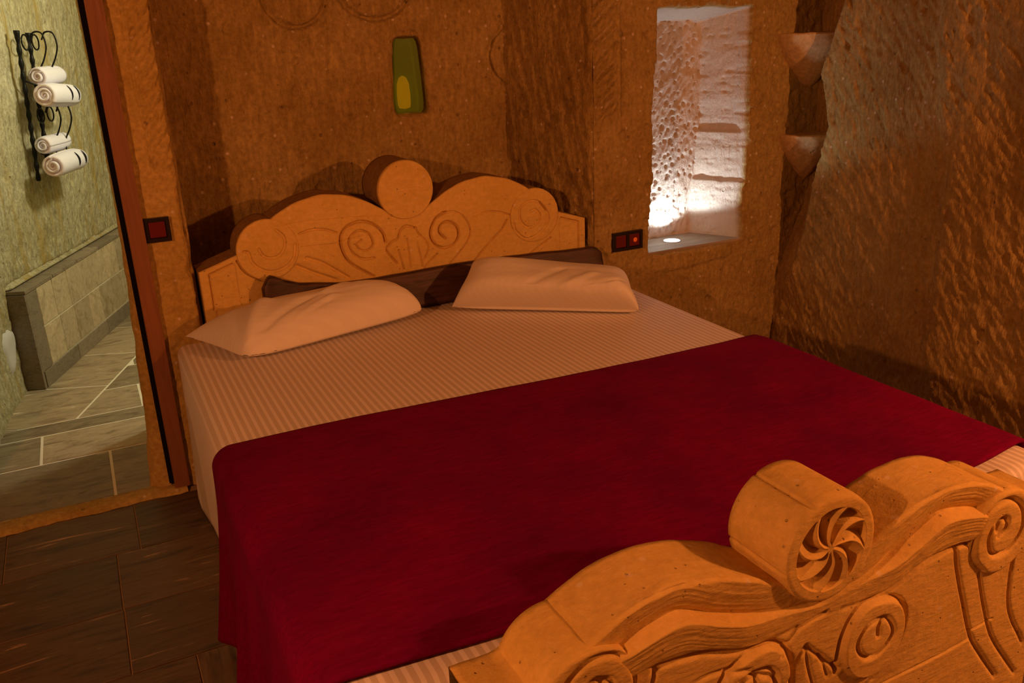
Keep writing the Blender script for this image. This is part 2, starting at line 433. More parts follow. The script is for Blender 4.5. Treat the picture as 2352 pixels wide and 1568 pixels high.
# --- threshold of the bathroom door
def th():
    nx, ny = 80, 8
    X = np.linspace(-0.75, 0.145, nx); U = np.linspace(0, 1, ny)
    P = np.zeros((nx, ny, 3))
    for i, xx in enumerate(X):
        y0 = 3.143 + 0.012 * fbm(np.array(xx * 9), np.array(0.0), 3)[()]; y1 = 3.25
        yy = y0 + (y1 - y0) * U
        h = 0.014 * np.minimum(1, np.minimum(U, 1 - U) * 5) + 0.004 * fbm(yy * 40, xx * 30 + 0 * yy, 8, 2)
        P[i, :, 0] = xx; P[i, :, 1] = yy; P[i, :, 2] = h + 0.001
    return gridmesh('trim_1', P)
struct(link('trim_1', th(), M_PILLAR))

# --- alcove behind the bed: left splay, back wall, right splay
LAMP = (1.313, 1.410)   # centre of the green lamp recess on the back wall (X, Z)
def lamp_inside(x, z, grow=0.0):
    dz = (z - LAMP[1]); h = 0.150 + grow
    half = 0.062 - 0.055 * dz + grow          # narrower at the top
    q = np.maximum(np.abs(x - LAMP[0]) / half, np.abs(dz) / h)
    rr = ((np.abs(x - LAMP[0]) / half) ** 7 + (np.abs(dz) / h) ** 9) ** (1 / 8.0)
    return rr
def alcove():
    path = np.array([(0.262, 3.225), (0.30, 3.232), (0.315, 3.62), (1.765, 3.64), (1.94, 3.215), (1.955, 3.20)])
    segl = np.hypot(*np.diff(path, axis=0).T); L = np.r_[0, np.cumsum(segl)]
    s = np.unique(np.r_[np.linspace(0, L[2], 50), np.linspace(L[2], L[3], 210), np.linspace(L[3], L[-1], 50)])
    z = np.unique(np.r_[np.linspace(0, 0.7, 20), np.linspace(0.7, 1.78, 200), np.linspace(1.78, CEIL, 20)])
    S, Z = np.meshgrid(s, z, indexing='ij')
    X = np.interp(S, L, path[:, 0]); Y = np.interp(S, L, path[:, 1])
    # normals (pointing into the room), smoothed at the corners
    def nrm(v): return v / np.linalg.norm(v)
    d = np.diff(path, axis=0); nx = d[:, 1]; ny = -d[:, 0]
    nn = np.array([nrm(np.array([a, b])) for a, b in zip(nx, ny)])
    mids = (L[:-1] + L[1:]) / 2
    NX = np.interp(S, mids, nn[:, 0]); NY = np.interp(S, mids, nn[:, 1]); q = np.hypot(NX, NY); NX /= q; NY /= q
    back = sst(L[2] - 0.02, L[2] + 0.04, S) * (1 - sst(L[3] - 0.04, L[3] + 0.02, S))
    fan = 0.25 * (X - 1.1)
    h = 0.010 * fbm(S * 3, Z * 3, 11, 3) + 0.008 * chisel(S + fan * (Z - 1), Z, 0.0, 0.014, 0.11, 21) + 0.003 * fbm(S * 60, Z * 60, 31, 2)
    h -= 0.012 * pits(S, Z, 0.11, 41, 0.35)
    # large carved roundels near the top of the back wall
    for cx, cz, r in ((0.865, 1.745, 0.125), (1.19, 1.81, 0.17), (1.82, 1.47, 0.13)):
        dd = np.abs(np.hypot(X - cx, Z - cz) - r)
        h += back * (-0.022 * np.exp(-(dd / 0.009) ** 2) + 0.004 * np.exp(-((dd - 0.02) / 0.012) ** 2))
    rr = lamp_inside(X, Z)
    rec = back * (1 - sst(0.98, 1.10, rr))
    h -= 0.012 * back * (1 - sst(1.0, 1.5, rr))
    h -= 0.07 * rec
    P = np.stack([X + NX * h, Y + NY * h, Z], -1)
    return gridmesh('wall_alcove', P)
struct(link('wall_alcove', alcove(), M_ALC))

# --- left pillar: bathroom reveal, front face with carved rope edge
def pillar():
    path = np.array([(0.34, 3.86), (0.115, 3.86), (0.10, 3.845), (0.10, 3.22), (0.12, 3.20), (0.275, 3.20), (0.288, 3.212), (0.292, 3.26)])
    segl = np.hypot(*np.diff(path, axis=0).T); L = np.r_[0, np.cumsum(segl)]
    s = np.unique(np.r_[np.linspace(0, L[3], 60), np.linspace(L[3], L[-1], 60)])
    z = np.unique(np.r_[np.linspace(0, 1.75, 260), np.linspace(1.75, CEIL, 16)])
    S, Z = np.meshgrid(s, z, indexing='ij')
    X = np.interp(S, L, path[:, 0]); Y = np.interp(S, L, path[:, 1])
    d = np.diff(path, axis=0); nn = np.stack([d[:, 1], -d[:, 0]], 1); nn /= np.linalg.norm(nn, axis=1)[:, None]
    mids = (L[:-1] + L[1:]) / 2
    NX = np.interp(S, mids, nn[:, 0]); NY = np.interp(S, mids, nn[:, 1]); q = np.hypot(NX, NY); NX /= q; NY /= q
    h = 0.008 * fbm(S * 5, Z * 4, 51, 3) + 0.006 * fbm(S * 40, Z * 40, 52, 3) - 0.008 * pits(S, Z, 0.06, 53, 0.35)
    front = sst(3.215, 3.205, Y)
    rope = front * sst(0.215, 0.225, X) * sst(1.12, 1.20, Z)
    ph = (Z - (X - 0.22) * 1.1 + 0.006 * fbm(X * 20, Z * 20, 9, 2)) / 0.055
    fr = ph % 1.0
    h += rope * (0.018 * np.where(fr < 0.75, (fr / 0.75) ** 0.8, (1 - fr) / 0.25) - 0.010)
    groove = front * sst(1.14, 1.17, Z) * np.exp(-((X - 0.213 + 0.006 * np.sin(Z * 9)) / 0.004) ** 2)
    h -= 0.008 * groove
    h += front * sst(0.80, 0.70, Z) * 0.006
    return gridmesh('wall_pillar', np.stack([X + NX * h, Y + NY * h, Z], -1))
struct(link('wall_pillar', pillar(), M_PILLAR))

# --- wall with the lit niche (plane Y = 3.2)
NX0, NX1, NZ0, NZ1 = 2.245, 2.785, 0.585, 1.640
def niche_wall():
    x = np.unique(np.r_[np.linspace(1.955, 2.20, 44), np.linspace(2.20, 2.83, 125), np.linspace(2.83, 3.36, 70)])
    z = np.unique(np.r_[np.linspace(0, 0.56, 60), np.linspace(0.56, 1.68, 210), np.linspace(1.68, CEIL, 24)])
    X, Z = np.meshgrid(x, z, indexing='ij')
    w1 = 0.016 * fbm(Z * 7, X * 0 + 2.0, 61, 4); w2 = 0.016 * fbm(Z * 8, X * 0 + 5.0, 62, 4); w3 = 0.01 * fbm(X * 9, Z * 0, 63, 3)
    taper = 0.03 * (Z - 1.1)
    left = NX0 + 0.01 + taper + w1; right = NX1 + w2 - 0.006
    inside_l = np.clip((X - left) / 0.012, 0, 1); inside_t = np.clip((NZ1 + w3 - Z) / 0.05, 0, 1); inside_b = np.clip((Z - (NZ0 + 0.004)) / 0.006, 0, 1)
    step = 0.022 * sst(0.800, 0.812, Z) + 0.022 * sst(1.052, 1.068, Z)   # the right side steps back twice
    step = 0.020 * sst(0.860, 0.872, Z) + 0.024 * sst(1.085, 1.10, Z)
    dr = np.clip((right - X + 0 * step) / (0.125), 0, 1)
    dr = np.clip((right + step - X - 0.0) / 0.125, 0, 1) * (X < right + 0.004)
    depth = 0.245 * np.minimum(np.minimum(inside_l, inside_t), np.minimum(inside_b, dr))
    ins = sst(0.0, 0.03, depth)
    rough = 0.007 * fbm(X * 16, Z * 16, 64, 3) - 0.011 * pits(X, Z, 0.032, 65, 0.7) + 0.006 * chisel(X, Z, 0.5, 0.013, 0.05, 66)
    outer = 0.010 * fbm(X * 5, Z * 5, 67, 3) + 0.008 * fbm(X * 36, Z * 36, 68, 3) - 0.011 * pits(X, Z, 0.06, 69, 0.5)
    low = sst(0.62, 0.50, Z)
    # carved rope pilaster on the left edge
    rope = sst(1.957, 1.965, X) * sst(2.075, 2.06, X) * sst(1.16, 1.24, Z)
    ph = (Z - (X - 1.95) * 0.8 + 0.008 * fbm(X * 20, Z * 20, 71, 2)) / 0.075
    fr = ph % 1.0
    outer += rope * (0.024 * np.where(fr < 0.75, (fr / 0.75) ** 0.8, (1 - fr) / 0.25) - 0.014)
    outer -= 0.013 * sst(1.19, 1.215, Z) * np.exp(-((X - 2.098) / 0.005) ** 2)
    # smooth plaster skim under the sill
    edge = 0.50 + 0.02 * fbm(X * 7, Z * 0, 72, 3) + 0.06 * (X - 2.3)
    skim = sst(2.27, 2.29, X) * sst(2.72, 2.70, X) * sst(edge - 0.004, edge + 0.004, Z) * sst(NZ0 + 0.0, NZ0 - 0.006, Z)
    outer = outer * (1 - 0.85 * skim) + 0.012 * skim
    # faint raised blob and wear low on the wall
    h = outer * (1 - ins) + rough * ins
    Y = 3.2 - h + depth
    Y[0, :] = 3.2
    return gridmesh('wall_niche', np.stack([X, Y, Z], -1), flip=False)
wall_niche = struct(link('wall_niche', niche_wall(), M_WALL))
# sill board in the niche
def sill():
    poly = [(2.235, 3.205), (2.79, 3.205), (2.70, 3.452), (2.235, 3.455)]
    return prism('trim_2', poly, 0.566, 0.598, M_SILL, None, 0.003)
struct(sill())

# --- right wall with the corner recess
def wall_right():
    z = np.unique(np.r_[np.linspace(0, 1.75, 270), np.linspace(1.75, CEIL, 16)])
    u = np.unique(np.r_[np.linspace(-4.6, 1.7, 80), np.linspace(1.7, 3.0, 230), np.linspace(3.0, 3.30, 50)])
    U, Z = np.meshgrid(u, z, indexing='ij')
    ye = np.interp(Z, [0, 0.37, 0.63, 0.86, 0.98, 1.12, 1.22, 1.34, 1.46, 1.64, 2.4], [3.20, 3.12, 3.03, 2.985, 2.955, 2.92, 2.95, 2.99, 2.95, 2.89, 2.85])
    over = np.clip(U - ye, 0, None)
    X = 3.0 - 0.05 * sst(2.6, 1.5, U) + np.minimum(over * 2.2, 0.20 * sst(0.25, 0.95, Z))
    Y = np.where(over > 0, ye + np.minimum(over, 0.03) + np.clip(over - 0.115, 0, None), U)
    h = 0.03 * fbm(U * 2.2, Z * 2.0, 81, 3) + 0.009 * chisel(U, Z, 0.62, 0.017, 0.07, 82) + 0.004 * fbm(U * 40, Z * 40, 83, 2) - 0.009 * pits(U, Z, 0.09, 84, 0.3)
    # a worn ridge running down the wall
    rx = 2.33 + 0.10 * (Z - 1.0) + 0.05 * fbm(Z * 3, Z * 0, 85, 3)
    h += 0.022 * sst(0.03, -0.03, U - rx) * sst(2.0, 2.3, U)
    h *= np.where(over > 0, 0.4, 1.0)
    return gridmesh('wall_right', np.stack([X - h, Y, Z], -1), flip=True)
wall_r = struct(link('wall_right', wall_right(), M_RIGHT))

# corbel-like corner shelves carved between niche wall and right wall
def corner_shelf(cx, ztop, w, hgt, dep, lab, seed):
    nt_, nz = 40, 40
    T = np.linspace(-0.08, math.pi + 0.08, nt_); V = np.linspace(0, 1, nz)
    P = np.zeros((nt_, nz, 3))
    for j, v in enumerate(V):
        if v < 0.12: k = v / 0.12; zz = ztop; sc = k
        else:
            k = (v - 0.12) / 0.88; zz = ztop - hgt * k; sc = (1 - k ** 1.35) ** 0.8
        off = 0.010 * fbm(T * 3, zz * 22 + T * 0, seed, 3)
        P[:, j, 0] = cx + (np.cos(T)) * w * sc + 0.03 * (1 - sc)
        P[:, j, 1] = 3.215 - np.sin(T) * dep * sc - off * sc
        P[:, j, 2] = zz + 0.004 * fbm(T * 4, T * 0 + v * 9, seed + 1, 2)
    o = link('corner_shelf', gridmesh('corner_shelf', P), M_PLASTER, wall_r)
    o['label'] = lab
corner_shelf(3.11, 1.515, 0.185, 0.25, 0.20, 'upper carved stone shelf in the wall corner', 91)
corner_shelf(3.12, 1.065, 0.145, 0.23, 0.18, 'lower carved stone shelf in the wall corner', 93)

# --- rest of the room shell (outside the frame)
def shell(name, P, mat=M_WALL, flip=False): return struct(link(name, gridmesh(name, np.array(P, float)), mat))
def rough_plane(name, o, du, dv, nu, nv, amp, seed, mat=M_WALL):
    o, du, dv = map(np.array, (o, du, dv)); n = np.cross(du, dv); n = n / np.linalg.norm(n)
    U, V = np.meshgrid(np.linspace(0, 1, nu), np.linspace(0, 1, nv), indexing='ij')
    h = amp * fbm(U * 7, V * 5, seed, 3)
    P = o + U[..., None] * du + V[..., None] * dv + h[..., None] * n
    return struct(link(name, gridmesh(name, P), mat))
rough_plane('wall_left', (-1.5, -4.6, 0), (0, 7.85, 0), (0, 0, CEIL), 60, 30, 0.03, 101, M_LOWBOUNCE)
rough_plane('wall_front', (3.3, -4.5, 0), (-6.6, 0, 0), (0, 0, CEIL), 60, 30, 0.03, 102, M_LOWBOUNCE)
rough_plane('ceiling', (-3.3, -4.6, CEIL - 0.02), (0, 8.4, 0), (6.7, 0, 0), 60, 60, 0.03, 103, M_LOWBOUNCE)
rough_plane('wall_door', (-3.3, 3.2, 0), (2.62, 0, 0), (0, 0, CEIL), 40, 40, 0.02, 104, M_LOWBOUNCE)
rough_plane('wall_lintel', (-0.70, 3.2, 2.0), (0.82, 0, 0), (0, 0, CEIL - 2.0), 20, 20, 0.01, 105)
struct(box('trim_3', (-0.70, 3.215, 2.0), (0.11, 3.86, CEIL), M_PILLAR))

# --- timber door frame
door = struct(empty('door_1', (0.13, 3.19, 0)))
box('jamb', (0.104, 3.165, 0.012), (0.158, 3.235, 2.0), M_JAMB, door, 0.003)
box('shadow_gap', (0.088, 3.185, 0.03), (0.106, 3.24, 2.0), M_DARK, door)
box('jamb', (-0.755, 3.165, 0.012), (-0.70, 3.235, 2.0), M_JAMB, door, 0.003)
box('head_rail', (-0.70, 3.165, 1.945), (0.104, 3.235, 2.0), M_JAMB, door, 0.003)
# rough stone fillet standing at the foot of the jamb, tapering upwards
def fillet():
    z = np.linspace(0, 1.3, 90); t = np.linspace(0, 1, 12)
    P = np.zeros((len(t), len(z), 3))
    for j, zz in enumerate(z):
        wl = np.interp(zz, [0, 0.06, 0.3, 0.8, 1.3], [0.075, 0.066, 0.046, 0.02, 0.002]) + 0.006 * fbm(np.array(zz * 14), np.array(1.0), 110, 3)[()]
        xs = 0.094 - max(wl, 0.001) * np.sin(t * math.pi) ** 0.5
        P[:, j, 0] = xs; P[:, j, 1] = 3.20 + 0.10 * t; P[:, j, 2] = zz
    return gridmesh('stone_fillet', P)
link('stone_fillet', fillet(), M_PILLAR, door)

# ================================================================== BATHROOM
A = np.array([-0.339, 4.641]); D = np.array([0.37, 0.929]); D /= np.linalg.norm(D); NW = np.array([D[1], -D[0]])
def W(s, off, z): p = A + D * s + NW * off; return (p[0], p[1], z)
BE0 = A + D * (-0.01) - NW * 0.03; BE1 = A + D * 2.1 - NW * 0.03
BPATH = np.array([(-0.72, 3.215), (-0.60, 3.23), (-0.52, 3.40), (-0.505, 3.75), (-0.445, 4.30), (BE0[0] - 0.035, BE0[1] - 0.13), tuple(BE0), tuple(BE1)])
BL = np.r_[0, np.cumsum(np.hypot(*np.diff(BPATH, axis=0).T))]
PS = BL[5] + 0.035      # place of the white patch along the wall
def bath_surface(S, Z, smooth=False):
    X = np.interp(S, BL, BPATH[:, 0]); Y = np.interp(S, BL, BPATH[:, 1])
    d = np.diff(BPATH, axis=0); nn = np.stack([d[:, 1], -d[:, 0]], 1); nn /= np.linalg.norm(nn, axis=1)[:, None]
    mids = (BL[:-1] + BL[1:]) / 2
    NXX = np.interp(S, mids, nn[:, 0]); NYY = np.interp(S, mids, nn[:, 1]); q = np.hypot(NXX, NYY); NXX /= q; NYY /= q
    h = 0.02 * fbm(S * 3, Z * 3, 121, 3)
    if smooth: h = h + 0.013
    else: h = h + (0.008 - 0.003 * sst(0.6, 1.3, Z)) * chisel(S, Z, 0.5, 0.02, 0.05, 122) + 0.003 * fbm(S * 40, Z * 40, 123, 2) - 0.008 * pits(S, Z, 0.1, 124, 0.25)
    h = h + 0.025 * (Z - 1.0)
    h = h + 0.02 * sst(0.25, 0.0, Z) * sst(BL[-2] + 0.05, BL[-2] - 0.2, S)
    h = h - (0.09 * sst(BL[-2] - 0.01, BL[-2] + 0.04, S) * sst(0.54, 0.45, Z) + 0.035)
    return np.stack([X + NXX * h, Y + NYY * h, Z], -1)
def bath_wall():
    s = np.unique(np.r_[np.linspace(0, BL[-2], 130), np.linspace(BL[-2], BL[-1], 190)])
    z = np.unique(np.r_[np.linspace(0, 1.85, 200), np.linspace(1.85, CEIL, 10)])
    S, Z = np.meshgrid(s, z, indexing='ij')
    return gridmesh('wall_bathroom', bath_surface(S, Z))
wall_b = struct(link('wall_bathroom', bath_wall(), M_BATH))
rough_plane('wall_bathroom_end', (0.95, 6.55, 0), (0.9, 0, 0), (0, 0, CEIL), 20, 20, 0.02, 131, M_BATH)
rough_plane('wall_bathroom_far', (-0.2, 6.55, 0), (1.4, 0, 0), (0, 0, CEIL), 20, 20, 0.02, 133, M_BATH)
rough_plane('wall_bathroom_side', (1.75, 6.6, 0), (0, -2.8, 0), (0, 0, CEIL), 30, 20, 0.02, 132, M_BATH)
struct(box('wall_bathroom_near', (0.3, 3.80, 0), (1.78, 3.86, CEIL), M_BATH))
rough_plane('ceiling_bathroom', (-0.8, 3.2, CEIL - 0.04), (0, 3.4, 0), (2.6, 0, 0), 20, 20, 0.02, 134, M_BATH)

# floor of pale veined tiles: square to the door in front, along the wall behind
bfloor = struct(box('floor_bathroom', (-0.80, 3.25, -0.08), (1.76, 6.6, -0.0018), M_BGROUT))
def ptile(poly, mat, g=0.0055, parent=bfloor):
    p = np.array(poly, float); c = p.mean(0); q = []
    n = len(p)
    for i in range(n):     # inset the polygon by the joint width
        a, b, d = p[i - 1], p[i], p[(i + 1) % n]
        e1 = (b - a) / np.linalg.norm(b - a); e2 = (d - b) / np.linalg.norm(d - b)
        n1 = np.array([-e1[1], e1[0]]); n2 = np.array([-e2[1], e2[0]])
        k = n1 + n2; k = k / max(0.3, k.dot(n1)); q.append(tuple(b + k * g))
    c = np.mean(q, 0)
    o = prism('tile', [(x - c[0], y - c[1]) for x, y in q], -0.006, 0.0, mat, None, 0.001)
    o.location = (c[0], c[1], 0); o.parent = parent
    return o
def clip(poly, a, b):
    """keep the part of poly to the left of the line a->b"""
    out = []; a = np.array(a); b = np.array(b); d = b - a
    side = lambda p: d[0] * (p[1] - a[1]) - d[1] * (p[0] - a[0])
    for i in range(len(poly)):
        p, q = np.array(poly[i]), np.array(poly[(i + 1) % len(poly)]); sp, sq = side(p), side(q)
        if sp >= 0: out.append(tuple(p))
        if sp * sq < 0: t = sp / (sp - sq); out.append(tuple(p + t * (q - p)))
    return out
def area(p): p = np.array(p); return 0.5 * abs(np.dot(p[:, 0], np.roll(p[:, 1], 1)) - np.dot(p[:, 1], np.roll(p[:, 0], 1)))
for ya, yb, xj, w in ((3.255, 3.69, -0.10, 0.62), (3.69, 4.0, -0.355, 0.60), (4.0, 4.135, -0.52, 0.62)):
    x = xj - 2 * w
    while x < 1.7:
        a_, b_ = max(x, -0.78), min(x + w, 1.74)
        if b_ - a_ > 0.03: ptile([(a_, ya), (b_, ya), (b_, yb), (a_, yb)], M_BTILE)
        x += w
bl0 = A + NW * 0.30
for k in range(-2, 5):     # strip of tiles along the wall
    s0 = -0.02 + 0.49 * k; s1 = s0 + 0.49
    poly = [tuple(A + D * s0 + NW * -0.04), tuple(A + D * s0 + NW * 0.30), tuple(A + D * s1 + NW * 0.30), tuple(A + D * s1 + NW * -0.04)]
    if k < 0: poly = [tuple(A + D * s0 + NW * -0.2), poly[1], poly[2], tuple(A + D * s1 + NW * -0.2)]
    poly = clip(poly, (-1, 4.135), (2, 4.135)); poly = clip(poly, (2, 6.5), (-1, 6.5)) if len(poly) > 2 else poly
    if len(poly) > 2 and area(poly) > 0.004: ptile(poly, M_BTILE)
y = 4.135; k = 0
while y < 6.5:             # tiles square to the door right of the strip
    y1 = min(y + 0.315, 6.54); x = 0.065 - 0.615 - 0.615 + 0.25 * (k % 2)
    while x < 1.74:
        a_, b_ = x, min(x + 0.615, 1.74)
        poly = clip([(a_, y), (b_, y), (b_, y1), (a_, y1)], tuple(bl0 + D * 5), tuple(bl0 - D * 5))
        if len(poly) > 2 and area(poly) > 0.004: ptile(poly, M_BTILE)
        x += 0.615
    y = y1; k += 1

# tiled ledge along the wall
ledge = empty('tiled_ledge', W(0.6, -0.03, 0))
props(ledge, 'low ledge of beige stone tiles along the bathroom wall', 'ledge')
def wbox(name, s0, s1, o0, o1, z0, z1, mat, parent, bev=0.0015):
    bm = bmesh.new(); box_bm(bm, (0, 0, 0), (s1 - s0, o1 - o0, z1 - z0))
    if bev: bmesh.ops.bevel(bm, geom=bm.edges[:], offset=bev, segments=1, affect='EDGES')
    o = link(name, bm_mesh(name, bm), mat, None, smooth=False)
    c = A + D * (s0 + s1) / 2 + NW * (o0 + o1) / 2
    o.location = (c[0], c[1], (z0 + z1) / 2); o.rotation_euler = (0, 0, math.atan2(D[1], D[0]))
    if parent:
        bpy.context.view_layer.update()
        o.parent = parent; o.matrix_parent_inverse = Matrix.Translation(parent.location).inverted()
    return o
wbox('core', 0.0, 2.0, -0.12, -0.003, 0, 0.490, M_BGROUT, ledge, 0)
G = 0.0035
wbox('corner_tile', -0.012, 0.105 - G, -0.010, 0.002, 0.085, 0.482, M_WTILED, ledge)
wbox('end_tile', -0.022, -0.003, -0.12, 0.001, 0.0, 0.482, M_WTILED, ledge)
s = 0.105; top = [0.105, 0.282, 0.465, 0.660, 0.845, 1.021, 1.20, 1.385, 1.57, 1.755, 1.94]
bot = [0.105, 0.298, 0.480, 0.679, 0.850, 1.030, 1.215, 1.40, 1.585, 1.77, 1.955]
for a_, b_ in zip(top[:-1], top[1:]): wbox('tile', a_ + G, b_ - G, -0.010, random.uniform(0, 0.002), 0.288 + G, 0.482, M_WTILE, ledge)
for a_, b_ in zip(bot[:-1], bot[1:]): wbox('tile', a_ + G, b_ - G, -0.010, random.uniform(0, 0.002), 0.085 + G, 0.288 - G, M_WTILE, ledge)
for a_, b_ in ((0.0, 0.42), (0.42, 0.862), (0.862, 1.30), (1.30, 1.74), (1.74, 2.0)):
    wbox('skirting_tile', a_ + G, b_ - G, -0.010, 0.004, 0.0, 0.085 - G, M_WTILED, ledge)
for a_, b_ in ((-0.022, 0.30), (0.30, 0.62), (0.62, 0.94), (0.94, 1.26), (1.26, 1.58), (1.58, 2.0)):
    wbox('cap_tile', a_ + G, b_ - G, -0.115, 0.005, 0.484, 0.502, M_WTILED, ledge)

wbox('mortar_bead', -0.02, 2.0, -0.14, -0.062, 0.495, 0.530, M_BATH, ledge, 0.02)
# white plaster patch low on the rough wall
def patch():
    t, r = np.meshgrid(np.linspace(0, 2 * math.pi, 36, endpoint=False), np.linspace(0, 1, 9), indexing='ij')
    k = 1 + 0.12 * np.sin(3 * t + 1)
    S = PS + np.sign(np.cos(t)) * np.abs(np.cos(t)) ** 0.8 * 0.085 * r * k
    Z = 0.245 + np.sin(t) * 0.10 * r * k + 0.25 * (S - PS)
    P = bath_surface(S, Z, True)
    P[..., :2] -= 0.018 * (r ** 6)[..., None] * np.array([0.95, -0.30])
    o = link('plaster_patch', gridmesh('plaster_patch', P, closed_u=True), M_WHITEPL, wall_b); o['label'] = 'smooth white plaster patch low on the rough wall'
patch()

# ================================================================== BED
HC = 1.11; HY = 3.2; HT = 0.135
def relief_slab(name, cx, half, yf, th, top, relief, mat, parent, nu=420, nv=190, z0=0.0, zfine=0.5, edge=0.006, mat2=None):
    x = np.linspace(cx - half, cx + half, nu)
    v = np.unique(np.r_[np.linspace(0, 0.5, max(8, nv // 6)), np.linspace(0.5, 1, nv)])
    T = top(x)
    X, V = np.meshgrid(x, v, indexing='ij')
    zc = np.where(V < 0.5, z0 + (zfine - z0) * V * 2, zfine + (T[:, None] - zfine) * (V - 0.5) * 2)
    h = relief(X, zc)
    dT = np.minimum(T[:, None] - zc, np.minimum(X - (cx - half), cx + half - X))
    h = h - edge * (1 - np.clip(dT / edge, 0, 1)) ** 2
    Y = yf - h
    front = np.stack([X, Y, zc], -1)
    # top strip to the back, rounded a little
    d = np.linspace(0, 1, 14)[1:]
    tz = T[:, None] + 0.0015 * fbm(x[:, None] * 30, d[None] * 4, 5, 2)
    topP = np.stack([np.repeat(x[:, None], 13, 1), yf + d[None] * th + 0 * tz, tz], -1)
    backP = np.stack([x, np.full(nu, yf + th), np.full(nu, z0)], -1)[:, None]
    P = np.concatenate([front, topP, backP], 1)
    me = gridmesh(name, P)
    bm = bmesh.new(); bm.from_mesh(me)
    bmesh.ops.holes_fill(bm, edges=[e for e in bm.edges if e.is_boundary], sides=0)
    bm.to_mesh(me); bm.free()
    o = link(name, me, mat, parent)
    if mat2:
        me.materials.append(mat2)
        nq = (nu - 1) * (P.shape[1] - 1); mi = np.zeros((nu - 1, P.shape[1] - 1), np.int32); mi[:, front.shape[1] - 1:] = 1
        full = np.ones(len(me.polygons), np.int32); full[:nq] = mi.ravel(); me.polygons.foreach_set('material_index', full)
    return o

def relief_disc(name, cx, cz, r, y0, th, fn, mat, parent, nr=60, nt_=160, bev=0.006, mat2=None, joints=()):
    R_ = np.linspace(0, r - bev * 0.3, nr); t = np.linspace(0, 2 * math.pi, nt_, endpoint=False)
    T, RR = np.meshgrid(t, R_, indexing='ij')
    X = cx + RR * np.cos(T); Z = cz + RR * np.sin(T)
    h = fn(X, Z, RR, T) - bev * np.clip((RR - (r - bev)) / bev, 0, 1) ** 2 * 0.5
    front = np.stack([X, y0 - h, Z], -1)
    wob = 1 + 0.012 * vn(t * 2.0, t * 0, 77)[:, None]
    for ja in joints: wob = wob - 0.035 * np.exp(-(((t - ja + math.pi) % (2 * math.pi) - math.pi) / 0.035) ** 2)[:, None]
    dd = np.linspace(0, 1, 10)
    side = np.stack([cx + r * wob * np.cos(t)[:, None] + 0 * dd, y0 + bev * 0.7 + dd[None] * (th - bev) + 0 * t[:, None], cz + r * wob * np.sin(t)[:, None] + 0 * dd], -1)
    backc = np.stack([np.full(nt_, cx), np.full(nt_, y0 + th), np.full(nt_, cz)], -1)[:, None]
    P = np.concatenate([front, side, backc], 1)
    o = link(name, gridmesh(name, P, closed_u=True, flip=True), mat, parent)
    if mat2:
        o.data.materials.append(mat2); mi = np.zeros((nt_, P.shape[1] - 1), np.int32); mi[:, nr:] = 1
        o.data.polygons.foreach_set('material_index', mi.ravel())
    return o

def spiral(cx, cz, r0, r1, turns, a0, sgn=1, n=60):
    return [(cx + (r0 + (r1 - r0) * k / n) * math.cos(a0 + sgn * turns * 2 * math.pi * k / n), cz + (r0 + (r1 - r0) * k / n) * math.sin(a0 + sgn * turns * 2 * math.pi * k / n)) for k in range(n + 1)]

# ---------------- headboard
headboard = empty('headboard', (HC, HY + HT / 2, 0))
props(headboard, 'tall carved stone headboard with twin humps and a plain roundel', 'headboard')
HU = ([0.0, 0.06, 0.10, 0.16, 0.235, 0.335, 0.435, 0.50, 0.54, 0.58, 0.62], [0.93, 0.93, 0.947, 0.985, 1.017, 1.031, 1.010, 0.978, 0.952, 0.90, 0.80])
def head_top(x):
    d = np.abs(x - HC)
    hump = np.interp(d, *HU)
    # smooth the hump polyline
    k = np.array([np.interp(d + e, *HU) for e in (-0.02, -0.01, 0, 0.01, 0.02)]).mean(0); hump = np.where(d > 0.04, k, hump)
    ledge_ = np.interp(d, [0.6, 0.66, 0.80], [0.86, 0.847, 0.802])
    return np.maximum(hump, ledge_)
head_lines = []
def mir(l, c): return [(2 * c - x, z) for x, z in l]
inR = smooth_line([(1.268, .904), (1.225, .885), (1.198, .834), (1.209, .788), (1.247, .762), (1.292, .769), (1.316, .801), (1.312, .84), (1.276, .865), (1.243, .856), (1.237, .825), (1.261, .798)])
inR2 = smooth_line([(1.25, .905), (1.315, .898), (1.357, .858), (1.37, .811), (1.352, .772), (1.32, .737), (1.27, .69)])
inL = smooth_line([(.95, .69), (.865, .755), (.836, .812), (.836, .863), (.862, .897), (.916, .911), (.967, .894), (1.002, .855), (1.01, .819)])
inL2 = smooth_line([(.958, .763), (.915, .765), (.879, .792), (.864, .832), (.876, .861), (.912, .877), (.946, .859), (.959, .819), (.936, .797), (.908, .801), (.894, .824), (.915, .839)])
lineR = smooth_line([(1.536, .839), (1.507, .8), (1.458, .761), (1.397, .705), (1.36, .66)])
arcR = smooth_line([(1.384, .865), (1.442, .883), (1.499, .877), (1.549, .859)])
arcL = smooth_line([(.683, .894), (.723, .902), (.777, .898), (.822, .88)])
leafC = smooth_line([(1.136, .858), (1.098, .87), (1.071, .853), (1.061, .826), (1.035, .815), (1.011, .79), (1.026, .76), (1.049, .728)])
leafR = smooth_line([(1.136, .858), (1.150, .83), (1.175, .80), (1.185, .77), (1.165, .73)])
rib1 = [(1.10, .82), (1.105, .70)]; rib2 = [(1.14, .80), (1.155, .70)]; rib3 = [(1.06, .78), (1.075, .70)]
tailR = smooth_line([(1.22, .74), (1.17, .70), (1.14, .65)]); tailR2 = smooth_line([(1.737, .737), (1.68, .705), (1.60, .66)])
tailL = smooth_line([(.447, .824), (.47, .78), (.517, .746), (.60, .71)]); lineL = smooth_line([(.70, .80), (.76, .77), (.85, .70)]); lineL2 = smooth_line([(.66, .775), (.73, .735), (.80, .70)])
